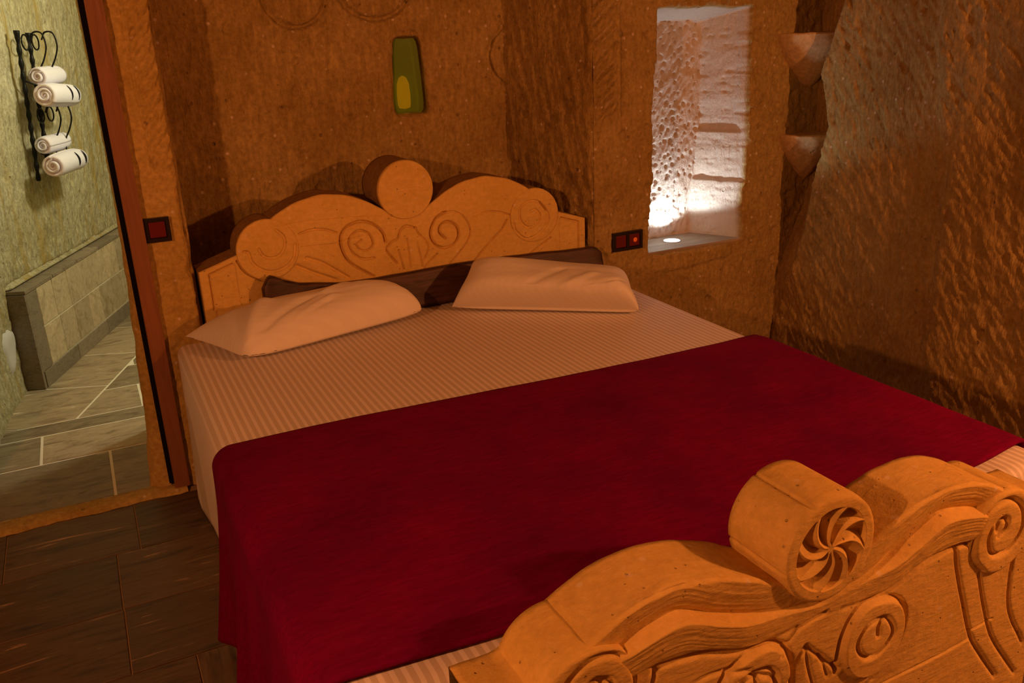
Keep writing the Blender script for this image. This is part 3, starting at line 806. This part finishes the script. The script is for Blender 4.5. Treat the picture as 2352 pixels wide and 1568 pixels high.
LgL = [(.345, .66), (.345, .79), (.43, .818)]; LgR = mir(LgL, HC)
jointL = [(.683, .845), (.80, .84), (.92, .856)]
crk = [(.62, .935), (.72, .936), (.90, .93), (1.0, .92)]
def head_relief(X, Z):
    h = 0.002 * fbm(X * 12, Z * 12, 201, 3)
    for l, w, d in ((inR, .006, .009), (inR2, .004, .005), (inL, .006, .009), (inL2, .005, .006), (lineR, .005, .006), (arcR, .004, .004), (arcL, .005, .006),
                    (leafC, .005, .006), (leafR, .005, .005), (rib1, .004, .004), (rib2, .004, .004), (rib3, .004, .004), (tailR, .005, .005), (tailR2, .005, .006),
                    (tailL, .005, .007), (lineL, .009, .005), (lineL2, .009, .005), (LgL, .004, .006), (LgR, .004, .006), (jointL, .002, .003), (crk, .003, .002)):
        h -= 2.0 * d * np.exp(-(seglines(X, Z, l) / (0.72 * w)) ** 2)
    d = np.abs(X - HC)
    h -= 0.004 * sst(0.0, 0.01, np.minimum(np.interp(X, [.345, .43], [.79, .818]) - Z, X - .345)) * (X < 0.44) + 0.004 * sst(0.0, 0.01, np.minimum(np.interp(2 * HC - X, [.345, .43], [.79, .818]) - Z, 2 * HC - X - .345)) * (X > 2 * HC - 0.44)
    return h
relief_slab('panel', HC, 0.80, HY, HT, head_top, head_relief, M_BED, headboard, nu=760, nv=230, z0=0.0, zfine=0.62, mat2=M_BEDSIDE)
sgL = [(0.003, spiral(0, 0, .086, .03, 1.15, math.radians(150), 1)), (0.003, [])]
def scroll_fn(cx, cz, lines, w=.0038, d=.014, seed=1):
    def fn(X, Z, RR, T):
        h = 0.006 + 0.0015 * fbm(X * 14, Z * 14, seed, 3)
        for l in lines: h = h - d * np.exp(-(seglines(X, Z, l) / w) ** 2)
        return h
    return fn
scL = [smooth_line([(.475, .856), (.49, .851), (.5, .813), (.531, .781), (.569, .769), (.616, .779), (.649, .808), (.662, .859)]), smooth_line([(.529, .858), (.541, .833), (.565, .82), (.599, .825), (.622, .855), (.623, .892), (.60, .92)])]
scR = [smooth_line([(1.565, .82), (1.572, .789), (1.619, .75), (1.672, .761), (1.719, .802), (1.724, .845), (1.685, .896), (1.638, .905), (1.597, .882), (1.595, .832), (1.629, .797), (1.666, .805), (1.687, .835), (1.668, .866), (1.644, .862)])]
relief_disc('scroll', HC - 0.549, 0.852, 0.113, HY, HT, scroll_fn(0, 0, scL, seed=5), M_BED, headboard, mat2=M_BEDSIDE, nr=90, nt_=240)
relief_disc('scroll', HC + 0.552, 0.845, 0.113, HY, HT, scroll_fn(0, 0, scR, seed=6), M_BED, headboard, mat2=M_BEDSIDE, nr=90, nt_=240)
def plain_fn(X, Z, RR, T):
    k = (T / (2 * math.pi) * 8 + RR * 9) % 1.0
    return 0.010 + 0.0015 * fbm(X * 14, Z * 14, 9, 3) - 0.0016 * np.exp(-((k - 0.5) / 0.12) ** 2) * (RR > 0.012) * (RR < 0.09)
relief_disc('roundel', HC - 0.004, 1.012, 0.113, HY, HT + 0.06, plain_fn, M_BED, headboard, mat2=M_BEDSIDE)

# ---------------- footboard
FC = 1.045; FY = 0.95; FT = 0.14
footboard = empty('footboard', (FC, FY + FT / 2, 0))
props(footboard, 'low carved stone footboard with a pinwheel roundel, nearest the viewer', 'footboard')
FU = ([0.0, 0.06, 0.10, 0.15, 0.21, 0.26, 0.32, 0.39, 0.45, 0.50, 0.53, 0.57], [0.61, 0.625, 0.645, 0.672, 0.694, 0.707, 0.713, 0.706, 0.683, 0.655, 0.633, 0.60])
def foot_top(x):
    d = np.abs(x - FC)
    k = np.array([np.interp(d + e, *FU) for e in (-0.02, -0.01, 0, 0.01, 0.02)]).mean(0)
    return np.maximum(k, np.interp(d, [0.55, 0.60, 0.66], [0.56, 0.50, 0.44]))
def _curve(a, b):
    p = np.array(smooth_line(list(zip(a, b)), 10)); return p[:, 0], p[:, 1]
E1 = _curve([0, .07, .16, .235, .31, .39, .45, .525], [.573, .582, .597, .625, .655, .642, .622, .618])
E2 = _curve([.0, .06, .13, .18, .26, .34, .39, .46], [.545, .54, .535, .539, .567, .576, .572, .56])
fi = smooth_line([(1.10, .40), (1.1, .426), (1.109, .481), (1.138, .524), (1.196, .53), (1.252, .507), (1.275, .464), (1.267, .406), (1.22, .356), (1.17, .32)])
fi2 = smooth_line([(1.195, .452), (1.194, .474), (1.212, .486), (1.235, .45), (1.219, .421), (1.185, .406), (1.155, .422), (1.143, .454), (1.163, .484), (1.201, .490)])
st1 = smooth_line([(1.40, .578), (1.404, .55), (1.425, .488), (1.486, .337), (1.54, .257), (1.594, .187)])
st2 = smooth_line([(1.485, .482), (1.515, .401), (1.566, .294), (1.664, .167)])
st3 = smooth_line([(1.587, .535), (1.589, .431), (1.608, .349), (1.672, .246)])
jt = [(1.13, .314), (1.33, .318), (1.483, .326)]; jt2 = [(1.483, .345), (1.55, .352)]
lf = [(.977, .436), (1.019, .489), (1.107, .403)]; lf2 = smooth_line([(1.02, .489), (1.03, .44), (1.05, .38)]); lf3 = smooth_line([(1.06, .45), (1.08, .40)])
lf4 = smooth_line([(.80, .44), (.85, .475), (.90, .48), (.94, .455), (.955, .41), (.95, .36)]); lf5 = smooth_line([(.70, .50), (.80, .515), (.88, .50)]); lf6 = smooth_line([(.955, .50), (1.0, .535), (1.06, .548)])
def foot_relief(X, Z):
    d = np.abs(X - FC)
    e1 = np.interp(d, *E1); e2 = np.interp(d, *E2)
    wt = sst(0.47, 0.40, d) * (0.25 + 0.75 * sst(0.09, 0.2, d))
    tex = 0.0016 * vn(X * 12 , (Z - e1) * 260 + 3 * fbm(X * 8, Z * 8, 4, 2), 301)
    up = -0.022 * np.exp(-np.clip(Z - e1, 0, None) / 0.030) * sst(-0.001, 0.004, Z - e1)
    band = sst(0.001, -0.006, Z - e1) * np.clip((Z - e2) / np.maximum(e1 - e2, 0.01), 0, 1) ** 0.7 * 0.014
    h = wt * (up + band + tex * (Z > e2 - 0.005)) + 0.002 * fbm(X * 10, Z * 10, 302, 3)
    h -= 0.010 * wt * np.exp(-((Z - e2) / 0.006) ** 2) * (d > 0.05)
    # raised volute with a spiral groove, right and mirrored left
    XM = np.where(X < FC, 2 * FC - X, X)
    ins = sst(0.088, 0.078, np.hypot((XM - 1.19) / 0.95, (Z - .445) / 1.05))
    h += 0.010 * ins * (Z < e2 - 0.003)
    for l, w, dd in ((fi, .005, .009), (fi2, .005, .009), (st1, .005, .009), (st2, .0045, .008), (st3, .0045, .008), (jt, .003, .004), (jt2, .003, .004)):
        h -= dd * np.exp(-(seglines(XM, Z, l) / w) ** 2)
    for l, w, dd in ((lf, .005, .008), (lf2, .005, .006), (lf3, .005, .006), (lf4, .006, .008), (lf5, .005, .006), (lf6, .005, .006)):
        h -= dd * np.exp(-(seglines(X, Z, l) / w) ** 2)
    # stem between the two long grooves swells
    return h
relief_slab('panel', FC, 0.66, FY, FT, foot_top, foot_relief, M_BED, footboard, nu=560, nv=330, z0=0.0, zfine=0.30, edge=0.007)
def pin_fn(X, Z, RR, T):
    h = 0.012 + 0.0015 * fbm(X * 14, Z * 14, 21, 3)
    k = ((T + 0.75 * (RR / 0.08) ** 1.3) / (2 * math.pi) * 8) % 1.0
    blade = -0.017 + 0.018 * np.where(k < 0.6, k / 0.6, (1 - k) / 0.4)
    blade = blade * sst(0.004, 0.03, RR) - 0.004 * (1 - sst(0.0, 0.03, RR))
    inside = sst(0.0815, 0.0785, RR)
    return h * (1 - inside) + (h + blade) * inside
relief_disc('roundel', FC + 0.004, 0.688, 0.106, FY, FT, pin_fn, M_BED, footboard, nr=110, nt_=320, bev=0.012, joints=(2.05, 3.35))
for sg in (1, -1):
    scx, scz = FC + sg * 0.475, 0.578
    raw = [(1.485, .492), (1.452, .53), (1.444, .57), (1.455, .61), (1.485, .641), (1.533, .646), (1.575, .615), (1.583, .565), (1.55, .525), (1.505, .528), (1.485, .565), (1.493, .596), (1.519, .606)]
    l = smooth_line(raw); l = l if sg > 0 else mir(l, FC)
    inner = smooth_line([(1.505, .585), (1.515, .605), (1.532, .60), (1.53, .58), (1.512, .57)]); inner = inner if sg > 0 else mir(inner, FC)
    relief_disc('scroll', FC + sg * 0.485, 0.572, 0.094, FY - 0.004, FT + 0.004, scroll_fn(scx, scz, [l, inner], .0055, .010, 30 + sg), M_BED, footboard, nr=70, nt_=200, bev=0.01)

# ---------------- mattress under a striped sheet
def mattress():
    x0, x1, y0, y1, zt = 0.19, 1.955, 1.102, 3.185, 0.557
    bm = bmesh.new()
    box_bm(bm, ((x0 + x1) / 2, (y0 + y1) / 2, zt / 2 + 0.002), (x1 - x0, y1 - y0, zt - 0.004))
    es = [e for e in bm.edges if any(v.co.z > 0.3 for v in e.verts)]
    bmesh.ops.bevel(bm, geom=es, offset=0.045, segments=6, affect='EDGES', profile=0.6)
    bmesh.ops.subdivide_edges(bm, edges=[e for e in bm.edges if e.calc_length() > 0.2], cuts=24, use_grid_fill=True)
    for v in bm.verts:
        if v.co.z < 0.5:
            t = (0.5 - v.co.z) / 0.5
            k = 0.012 * t * math.sin(v.co.y * 9 + math.sin(v.co.y * 4)) + 0.01 * t
            if v.co.x < x0 + 0.02: v.co.x -= k
            if v.co.x > x1 - 0.02: v.co.x += k
        if v.co.z > 0.53: v.co.z += 0.006 * math.sin(v.co.x * 3 + 1) * math.sin(v.co.y * 2.3)
    return bm_mesh('mattress', bm)
mt = link('mattress', mattress(), M_SHEET)
props(mt, 'double mattress under a white satin-striped fitted sheet', 'mattress')
mt.location.x = 0.0

# ---------------- red blanket
def blanket():
    xl, xr, zt, r = 0.172, 1.972, 0.574, 0.052
    drop_l, drop_r = 0.485, 0.40
    ang = np.linspace(0, math.pi / 2, 12)
    prof = []   # (x, z, weight of hang left, right)
    for q in np.linspace(1, 0, 34)[:-1]: prof.append((xl, zt - r - q * drop_l, q, 0))
    for a in ang: prof.append((xl + r * (1 - math.cos(a)), zt - r + r * math.sin(a), 0, 0))
    for q in np.linspace(0, 1, 60)[1:-1]: prof.append((xl + r + q * (xr - xl - 2 * r), zt, 0, 0))
    for a in ang[::-1]: prof.append((xr - r * (1 - math.cos(a)), zt - r + r * math.sin(a), 0, 0))
    for q in np.linspace(0, 1, 26)[1:]: prof.append((xr, zt - r - q * drop_r, 0, q))
    n = len(prof); m = 90
    P = np.zeros((n, m, 3)); V = np.linspace(0, 1, m)
    for i, (x, z, ql, qr) in enumerate(prof):
        f = np.clip((x - xl) / (xr - xl), 0, 1)
        yb = 2.190 - 0.062 * f + 0.010 * math.sin(f * 7) ; ya = 1.165 - 0.012 * f + 0.012 * math.sin(f * 9 + 2) + 0.045 * float(sst(0.82, 1.0, f))
        if ql > 0: yb -= 0.03 * ql; ya += 0.0
        Y = ya + (yb - ya) * V
        X = np.full(m, x); Z = np.full(m, z)
        fold = np.sin(Y * 27 + 1.3 * np.sin(Y * 7)) * 0.75 + 0.35 * np.sin(Y * 47 + 2)
        X -= ql ** 1.3 * (0.032 + 0.030 * fold); Z += ql ** 3 * 0.02 * np.sin(Y * 13)
        X += qr ** 1.3 * (0.02 + 0.02 * fold)
        if ql == 0 and qr == 0:
            X = X + 0 * Y
            Z = Z + 0.004 * fbm(x * 4 + 0 * Y, Y * 4, 401, 3)
            Z -= 0.004 * np.exp(-((V - 1) / 0.03) ** 2)
        P[i, :, 0] = X; P[i, :, 1] = Y; P[i, :, 2] = np.maximum(Z, 0.012)
    me = gridmesh('blanket', P, flip=False)
    o = link('blanket', me, M_VELVET)
    md = o.modifiers.new('thick', 'SOLIDIFY'); md.thickness = 0.009; md.offset = 0.0
    return o
props(blanket(), 'dark red velvet blanket draped over the foot half of the bed', 'blanket')

# ---------------- old wooden plank in front of the headboard
def plank():
    x = np.linspace(0.515, 1.955, 120)
    tz = np.interp(x, [0.515, 0.545, 0.60, 0.65, 0.80, 0.935, 1.10, 1.282, 1.555, 1.80, 1.923, 1.955], [0.725, 0.772, 0.742, 0.722, 0.700, 0.695, 0.700, 0.705, 0.698, 0.688, 0.684, 0.655])
    tz = tz + 0.004 * fbm(x * 6, x * 0, 501, 3)
    z0 = 0.560
    sec = []
    for k in range(9):
        t = k / 8
        sec.append((t, 'front'))
    P = []
    for t in np.linspace(0, 1, 12):        # front face, leaning back
        z = z0 + (tz - z0) * t
        yy = 3.115 + 0.028 * t + 0.003 * fbm(x * 5, z * 14, 502, 3) - 0.004 * np.exp(-(((x - 1.17) / 0.06) ** 2 + ((z - 0.62) / 0.03) ** 2))
        P.append(np.stack([x, yy, z], -1))
    for t in np.linspace(0, 1, 5)[1:]:     # top edge
        P.append(np.stack([x, 3.143 + 0.032 * t + 0 * x, tz - 0.004 * t], -1))
    P.append(np.stack([x, 3.16 + 0 * x, z0 + 0 * x], -1))
    P.append(P[0].copy())
    me = gridmesh('wooden_plank', np.array(P), flip=True)
    bm = bmesh.new(); bm.from_mesh(me); bmesh.ops.remove_doubles(bm, verts=bm.verts[:], dist=1e-5)
    bmesh.ops.holes_fill(bm, edges=[e for e in bm.edges if e.is_boundary], sides=0); bmesh.ops.recalc_face_normals(bm, faces=bm.faces[:]); bm.to_mesh(me); bm.free()
    return link('wooden_plank', me, M_PLANK)
props(plank(), 'dark rough wooden plank leaning on the headboard behind the pillows', 'plank')

# ---------------- pillows
def pillow(corners, T, lab, seed, skew=0.0, Tb=0.03, wr=(), pe=3.2, pr=3.2, cr=(0, 0, 0, 0)):
    FL, FR, BR, BL = [np.array(c, float) for c in corners]
    n = 70; u = np.linspace(-1, 1, n); v = np.linspace(-1, 1, n)
    # denser towards the seam
    u = np.sin(u * math.pi / 2); v = np.sin(v * math.pi / 2)
    U, V = np.meshgrid(u, v, indexing='ij')
    pin = 0.05
    Us = U * (1 - pin * (1 - V ** 2) * np.abs(U) ** 3); Vs = V * (1 - pin * (1 - U ** 2) * np.abs(V) ** 3)
    a = (Us + 1) / 2; b = (Vs + 1) / 2
    base = (FL * ((1 - a) * (1 - b))[..., None] + FR * (a * (1 - b))[..., None] + BR * (a * b)[..., None] + BL * ((1 - a) * b)[..., None])
    wc = (np.abs(U) ** 5) * (np.abs(V) ** 5)
    kk = wc * np.where(U < 0, np.where(V < 0, cr[0], cr[3]), np.where(V < 0, cr[1], cr[2]))
    cen = (FL + FR + BR + BL) / 4; base = cen + (base - cen) * (1 - kk)[..., None]
    nrm = np.cross(FR - FL, BL - FL); nrm /= np.linalg.norm(nrm)
    prof = (np.clip(1 - np.abs(U) ** np.where(U > 0, pr, pe), 0, 1) ** 0.5) * (np.clip(1 - np.abs(V) ** (pe * 0.8), 0, 1) ** 0.5)
    sh = 1 + skew * U
    h = T * prof * sh
    for (p0, p1, w, d) in wr:
        dd = seglines(U, V, smooth_line([p0, p1]) if False else [p0, p1])
        h = h + d * (np.exp(-(dd / w) ** 2)) * prof ** 0.5
    h = h + 0.008 * fbm(U * 2, V * 2, seed, 3) * prof
    top_ = base + nrm * h[..., None]
    bot_ = base - np.array([0, 0, 1.0]) * (Tb * prof)[..., None]
    bot_[..., 2] = np.maximum(bot_[..., 2], 0.566)
    top_[..., 2] = np.maximum(top_[..., 2], bot_[..., 2] + 0.001)
    me1 = gridmesh('p', top_); me2 = gridmesh('p', bot_, flip=True)
    bm = bmesh.new(); bm.from_mesh(me1); bm.from_mesh(me2)
    bmesh.ops.remove_doubles(bm, verts=bm.verts[:], dist=0.0012)
    me = bm_mesh('pillow', bm)
    o = link('pillow', me, M_LINEN); props(o, lab, 'pillow', 'pillows at the head of the bed')
    return o
pillow([(.375, 2.805, .585), (1.075, 2.955, .60), (.99, 3.12, .625), (.225, 3.13, .60)], 0.118, 'white pillow lying on the doorway side of the bed', 601, 0.0, 0.03,
       wr=[((-.9, -.75), (-.45, .25), .09, .018), ((-.7, -.7), (-.1, -.2), .06, -.010), ((.1, -.1), (.4, .4), .06, .008), ((-.4, -.8), (.1, -.35), .05, .008), ((-.5, -.9), (.0, -.5), .04, -.007)], pe=3.0, pr=6, cr=(0.13, 0.07, 0.1, 0.0))
pillow([(1.190, 3.005, .575), (1.765, 2.555, .575), (1.90, 2.83, .60), (1.325, 3.085, .715)], 0.155, 'white pillow propped at an angle against the plank, nearer the lit niche', 602, 0.12, 0.03,
       wr=[((-.1, -.6), (.2, .1), .05, -.008), ((.2, -.8), (.55, -.1), .06, .008), ((.5, -.8), (.9, -.3), .05, -.009), ((.3, -.9), (.8, -.5), .05, .009)], pe=4.5, pr=12, cr=(0.0, 0.04, 0.14, 0.0))

# ================================================================== WALL FITTINGS
def switch(name, x, z, modules, label, glow=False):
    e = empty(name, (x, 3.196, z)); props(e, label, 'switch')
    w = 0.071 * modules + 0.012; hgt = 0.083
    bm = bmesh.new(); t = 0.013; yf, yb = 3.181, 3.199
    x0, x1, z0, z1 = x - w / 2, x + w / 2, z - hgt / 2, z + hgt / 2
    box_bm(bm, (x, (yf + yb) / 2, z1 - t / 2), (w, yb - yf, t)); box_bm(bm, (x, (yf + yb) / 2, z0 + t / 2), (w, yb - yf, t))
    for i in range(modules + 1):
        xx = x0 + t / 2 + i * (w - t) / modules
        box_bm(bm, (xx, (yf + yb) / 2, z), (t, yb - yf, hgt - 2 * t))
    bmesh.ops.remove_doubles(bm, verts=bm.verts[:], dist=1e-5)
    link('frame', bm_mesh('frame', bm), M_FRAME, e, smooth=False)
    for i in range(modules):
        xx = x0 + t / 2 + (i + 0.5) * (w - t) / modules; pw = (w - t) / modules - t
        rk = box('rocker', (xx - pw / 2 + .001, 3.184, z0 + t + .001), (xx + pw / 2 - .001, 3.198, z1 - t - .001), M_ROCKER, e, 0.003)
        if glow and i == 1:
            bm = bmesh.new(); bmesh.ops.create_uvsphere(bm, u_segments=16, v_segments=8, radius=0.011, matrix=Matrix.Translation((xx + .004, 3.1845, z)) @ Matrix.Diagonal((1, 0.25, 1, 1)))
            link('orange_spot', bm_mesh('orange_spot', bm), M_ORANGE, e)  # small flattened orange spot on the second rocker
switch('light_switch', 0.200, 0.975, 1, 'single dark red light switch on the pillar beside the door frame')
switch('light_switch', 2.118, 0.676, 2, 'double dark red switch on the wall beside the lit niche', True)

# green glass lamp set in the alcove wall
lamp = empty('wall_lamp', (LAMP[0], 3.68, LAMP[1] - 0.15)); props(lamp, 'green glass lamp pane recessed in the alcove wall above the headboard', 'lamp')
def lamp_outline(k, n=48):
    out = []
    for t in np.linspace(0, 2 * math.pi, n, endpoint=False):
        c, s_ = math.cos(t), math.sin(t)
        q = (abs(c) ** 8 + abs(s_) ** 10) ** (-1 / 9.0)
        dz = s_ * q * 0.150 * k; half = (0.062 - 0.055 * dz) * k
        out.append((LAMP[0] + c * q * half, LAMP[1] + dz))
    return out
def slab_xz(name, pts, y0, y1, mat, parent, bev=0.0):
    bm = bmesh.new(); vs = [bm.verts.new((x, y0, z)) for x, z in pts]; f = bm.faces.new(vs)
    r_ = bmesh.ops.extrude_face_region(bm, geom=[f])
    for v in r_['geom']:
        if isinstance(v, bmesh.types.BMVert): v.co.y = y1
    bmesh.ops.recalc_face_normals(bm, faces=bm.faces[:])
    if bev:
        es = [e for e in bm.edges if all(abs(v.co.y - y0) < 1e-6 for v in e.verts)]
        bmesh.ops.bevel(bm, geom=es, offset=bev, segments=2, affect='EDGES')
    return link(name, bm_mesh(name, bm), mat, parent, smooth=False)
slab_xz('glass_pane', lamp_outline(1.0), 3.652, 3.662, M_GREEN, lamp, 0.004)
slab_xz('back_plate', lamp_outline(0.98), 3.700, 3.705, M_GREENB, lamp)
def bulb():
    prof = [(0.0, 0.0), (0.024, 0.004), (0.029, 0.02), (0.030, 0.06), (0.027, 0.105), (0.016, 0.130), (0.0, 0.138)]
    t = np.linspace(0, 2 * math.pi, 24, endpoint=False)
    P = np.array([[(LAMP[0] - 0.012 + r * math.cos(a), 3.683 + 0.5 * r * math.sin(a), LAMP[1] - 0.135 + z) for r, z in prof] for a in t])
    return gridmesh('bulb', P, closed_u=True)
link('bulb', bulb(), M_BULB, lamp)

# recessed LED in the niche sill
led = empty('recessed_uplight', (2.474, 3.343, 0.598)); props(led, 'small round white uplight recessed in the niche sill', 'light')
def cyl(name, c, r, h, mat, parent, n=40):
    bm = bmesh.new(); bmesh.ops.create_cone(bm, cap_ends=True, segments=n, radius1=r, radius2=r, depth=h, matrix=Matrix.Translation(c))
    return link(name, bm_mesh(name, bm), mat, parent, smooth=False)
cyl('lens', (2.474, 3.343, 0.5985), 0.038, 0.004, M_LED, led)
t_ = np.linspace(0, 2 * math.pi, 48, endpoint=False)
tube('rim', [(2.474 + 0.041 * math.cos(a), 3.343 + 0.041 * math.sin(a), 0.599) for a in t_], 0.0025, M_STEEL, led, 6, closed=True)

# ---------------- iron towel rack and rolled towels in the bathroom
rack = empty('towel_rack', W(0.55, -0.03, 0.95)); props(rack, 'black twisted iron towel rack fixed to the bathroom wall', 'rack')
def rail(s, z0, z1, off0, off1):
    n = 60; zs = np.linspace(z0, z1, n)
    pts = [W(s, off0 + (off1 - off0) * (z - z0) / (z1 - z0), z) for z in zs]
    rad = [0.0105 + 0.0026 * math.sin(i * 1.25) for i in range(n)]; rad[-1] = rad[-2] = 0.015
    return tube('rail', pts, 0.009, M_BLACK, rack, 8, rad)
rail(0.455, 0.955, 1.675, -0.03, 0.018)
rail(0.585, 1.05, 1.665, -0.02, 0.015)
def wire(pts, name='hoop', closed=False, r=0.0042): return tube(name, [W(*p) for p in pts], r, M_BLACK, rack, 6, closed=closed)
for zc in (1.60, 1.25):
    for k in (0.52, 0.635):
        wire([(k + 0.038 * math.cos(a), 0.02, zc + 0.02 + 0.036 * math.sin(a)) for a in np.linspace(0, 2 * math.pi, 28, endpoint=False)], 'ring', True)
    for k, o in ((0.60, 0.0), (0.66, 0.03)):
        p3 = smooth_line([(0, 0), (0.03, 0.035), (0.085, 0.03), (0.10, -0.03), (0.07, -0.09), (0.03, -0.14), (0.02, -0.20), (0.06, -0.25), (0.10, -0.22)], 8)
        wire([(k - 0.02, 0.02 + q * 1.0 * 0.7 + o, zc + 0.03 + w_) for q, w_ in p3])
    wire([(0.455, 0.01, zc - 0.16), (0.52, 0.05, zc - 0.19), (0.66, 0.06, zc - 0.19)], 'bracket')

def towel(s0, z, off, r, ln, label, stripes, seed, tilt=0.0):
    c0 = np.array(W(s0, off, z)); e = empty('rolled_towel', tuple(c0 - np.array([0, 0, r]))); props(e, label, 'towel', 'rolled towels on the rack')
    ax = np.array([D[0], D[1], tilt]); ax /= np.linalg.norm(ax)
    nx = np.array([NW[0], NW[1], 0]); up = np.cross(nx, ax) * -1; up = np.array([0, 0, 1.0]) if abs(up[2]) < 0.5 else up * np.sign(up[2])
    # spiral roll with thickness: an outer shell and inner turns
    turns = 3.2; n = 120; th = r * 0.20
    a = np.linspace(0, turns * 2 * math.pi, n); rr = r * (0.16 + 0.84 * (a / a[-1]))
    rr = np.where(a > a[-1] - 2 * math.pi, np.maximum(rr, r * (0.93 + 0.07 * (a - a[-1] + 2 * math.pi) / (2 * math.pi))), rr)
    L_ = np.linspace(0, 1, 14)
    P = np.zeros((n, 14, 3))
    for i in range(n):
        cs, sn = math.cos(-a[i] + seed), math.sin(-a[i] + seed)
        for j, t in enumerate(L_):
            bul = 1 - 0.10 * (abs(2 * t - 1) ** 6) + 0.02 * math.sin(7 * t + seed + a[i])
            recess = 0.006 * math.sin(a[i] * 0.5)
            P[i, j] = c0 + ax * (ln * t + recess) + (nx * cs + up * sn) * rr[i] * bul
    me = gridmesh('roll', P); o = link('roll', me, M_TOWEL, e)
    md = o.modifiers.new('thick', 'SOLIDIFY'); md.thickness = th; md.offset = -1
    # core so that the middle is not hollow
    m = 24
    Pc = np.zeros((m, 6, 3))
    for i, t in enumerate(np.linspace(0, 2 * math.pi, m, endpoint=False)):
        for j, (k, q) in enumerate(((0.06, 0), (0.06, r * 0.5), (0.06, r * 0.78), (0.5, r * 0.80), (0.97, r * 0.7), (0.985, 0))):
            Pc[i, j] = c0 + ax * ln * k + (nx * math.cos(t) + up * math.sin(t)) * q
    link('core', gridmesh('core', Pc, closed_u=True), M_TOWEL, e)
    if stripes:
        for t in (0.60, 0.86):
            pts = []
            for q in np.linspace(math.radians(-25), math.radians(50), 16): pts.append(c0 + ax * ln * t + (nx * math.cos(q) + up * math.sin(q)) * (r * 1.015))
            tube('stripe', pts, 0.004, M_STRIPE, e, 6, rad=[0.0015 + 0.0035 * math.sin(math.pi * k / 15) for k in range(16)])
towel(0.50, 1.457, 0.05, 0.048, 0.26, 'plain rolled white towel at the top of the iron rack', False, 2.2)
towel(0.41, 1.372, 0.10, 0.060, 0.33, 'black-striped rolled white towel just below the topmost roll', True, 0.5, -0.06)
towel(0.44, 1.127, 0.03, 0.046, 0.27, 'plain rolled white towel, upper of the lower pair on the rack', False, 1.2)
towel(0.37, 1.033, 0.09, 0.057, 0.33, 'black-striped rolled white towel at the bottom of the iron rack', True, 2.9)
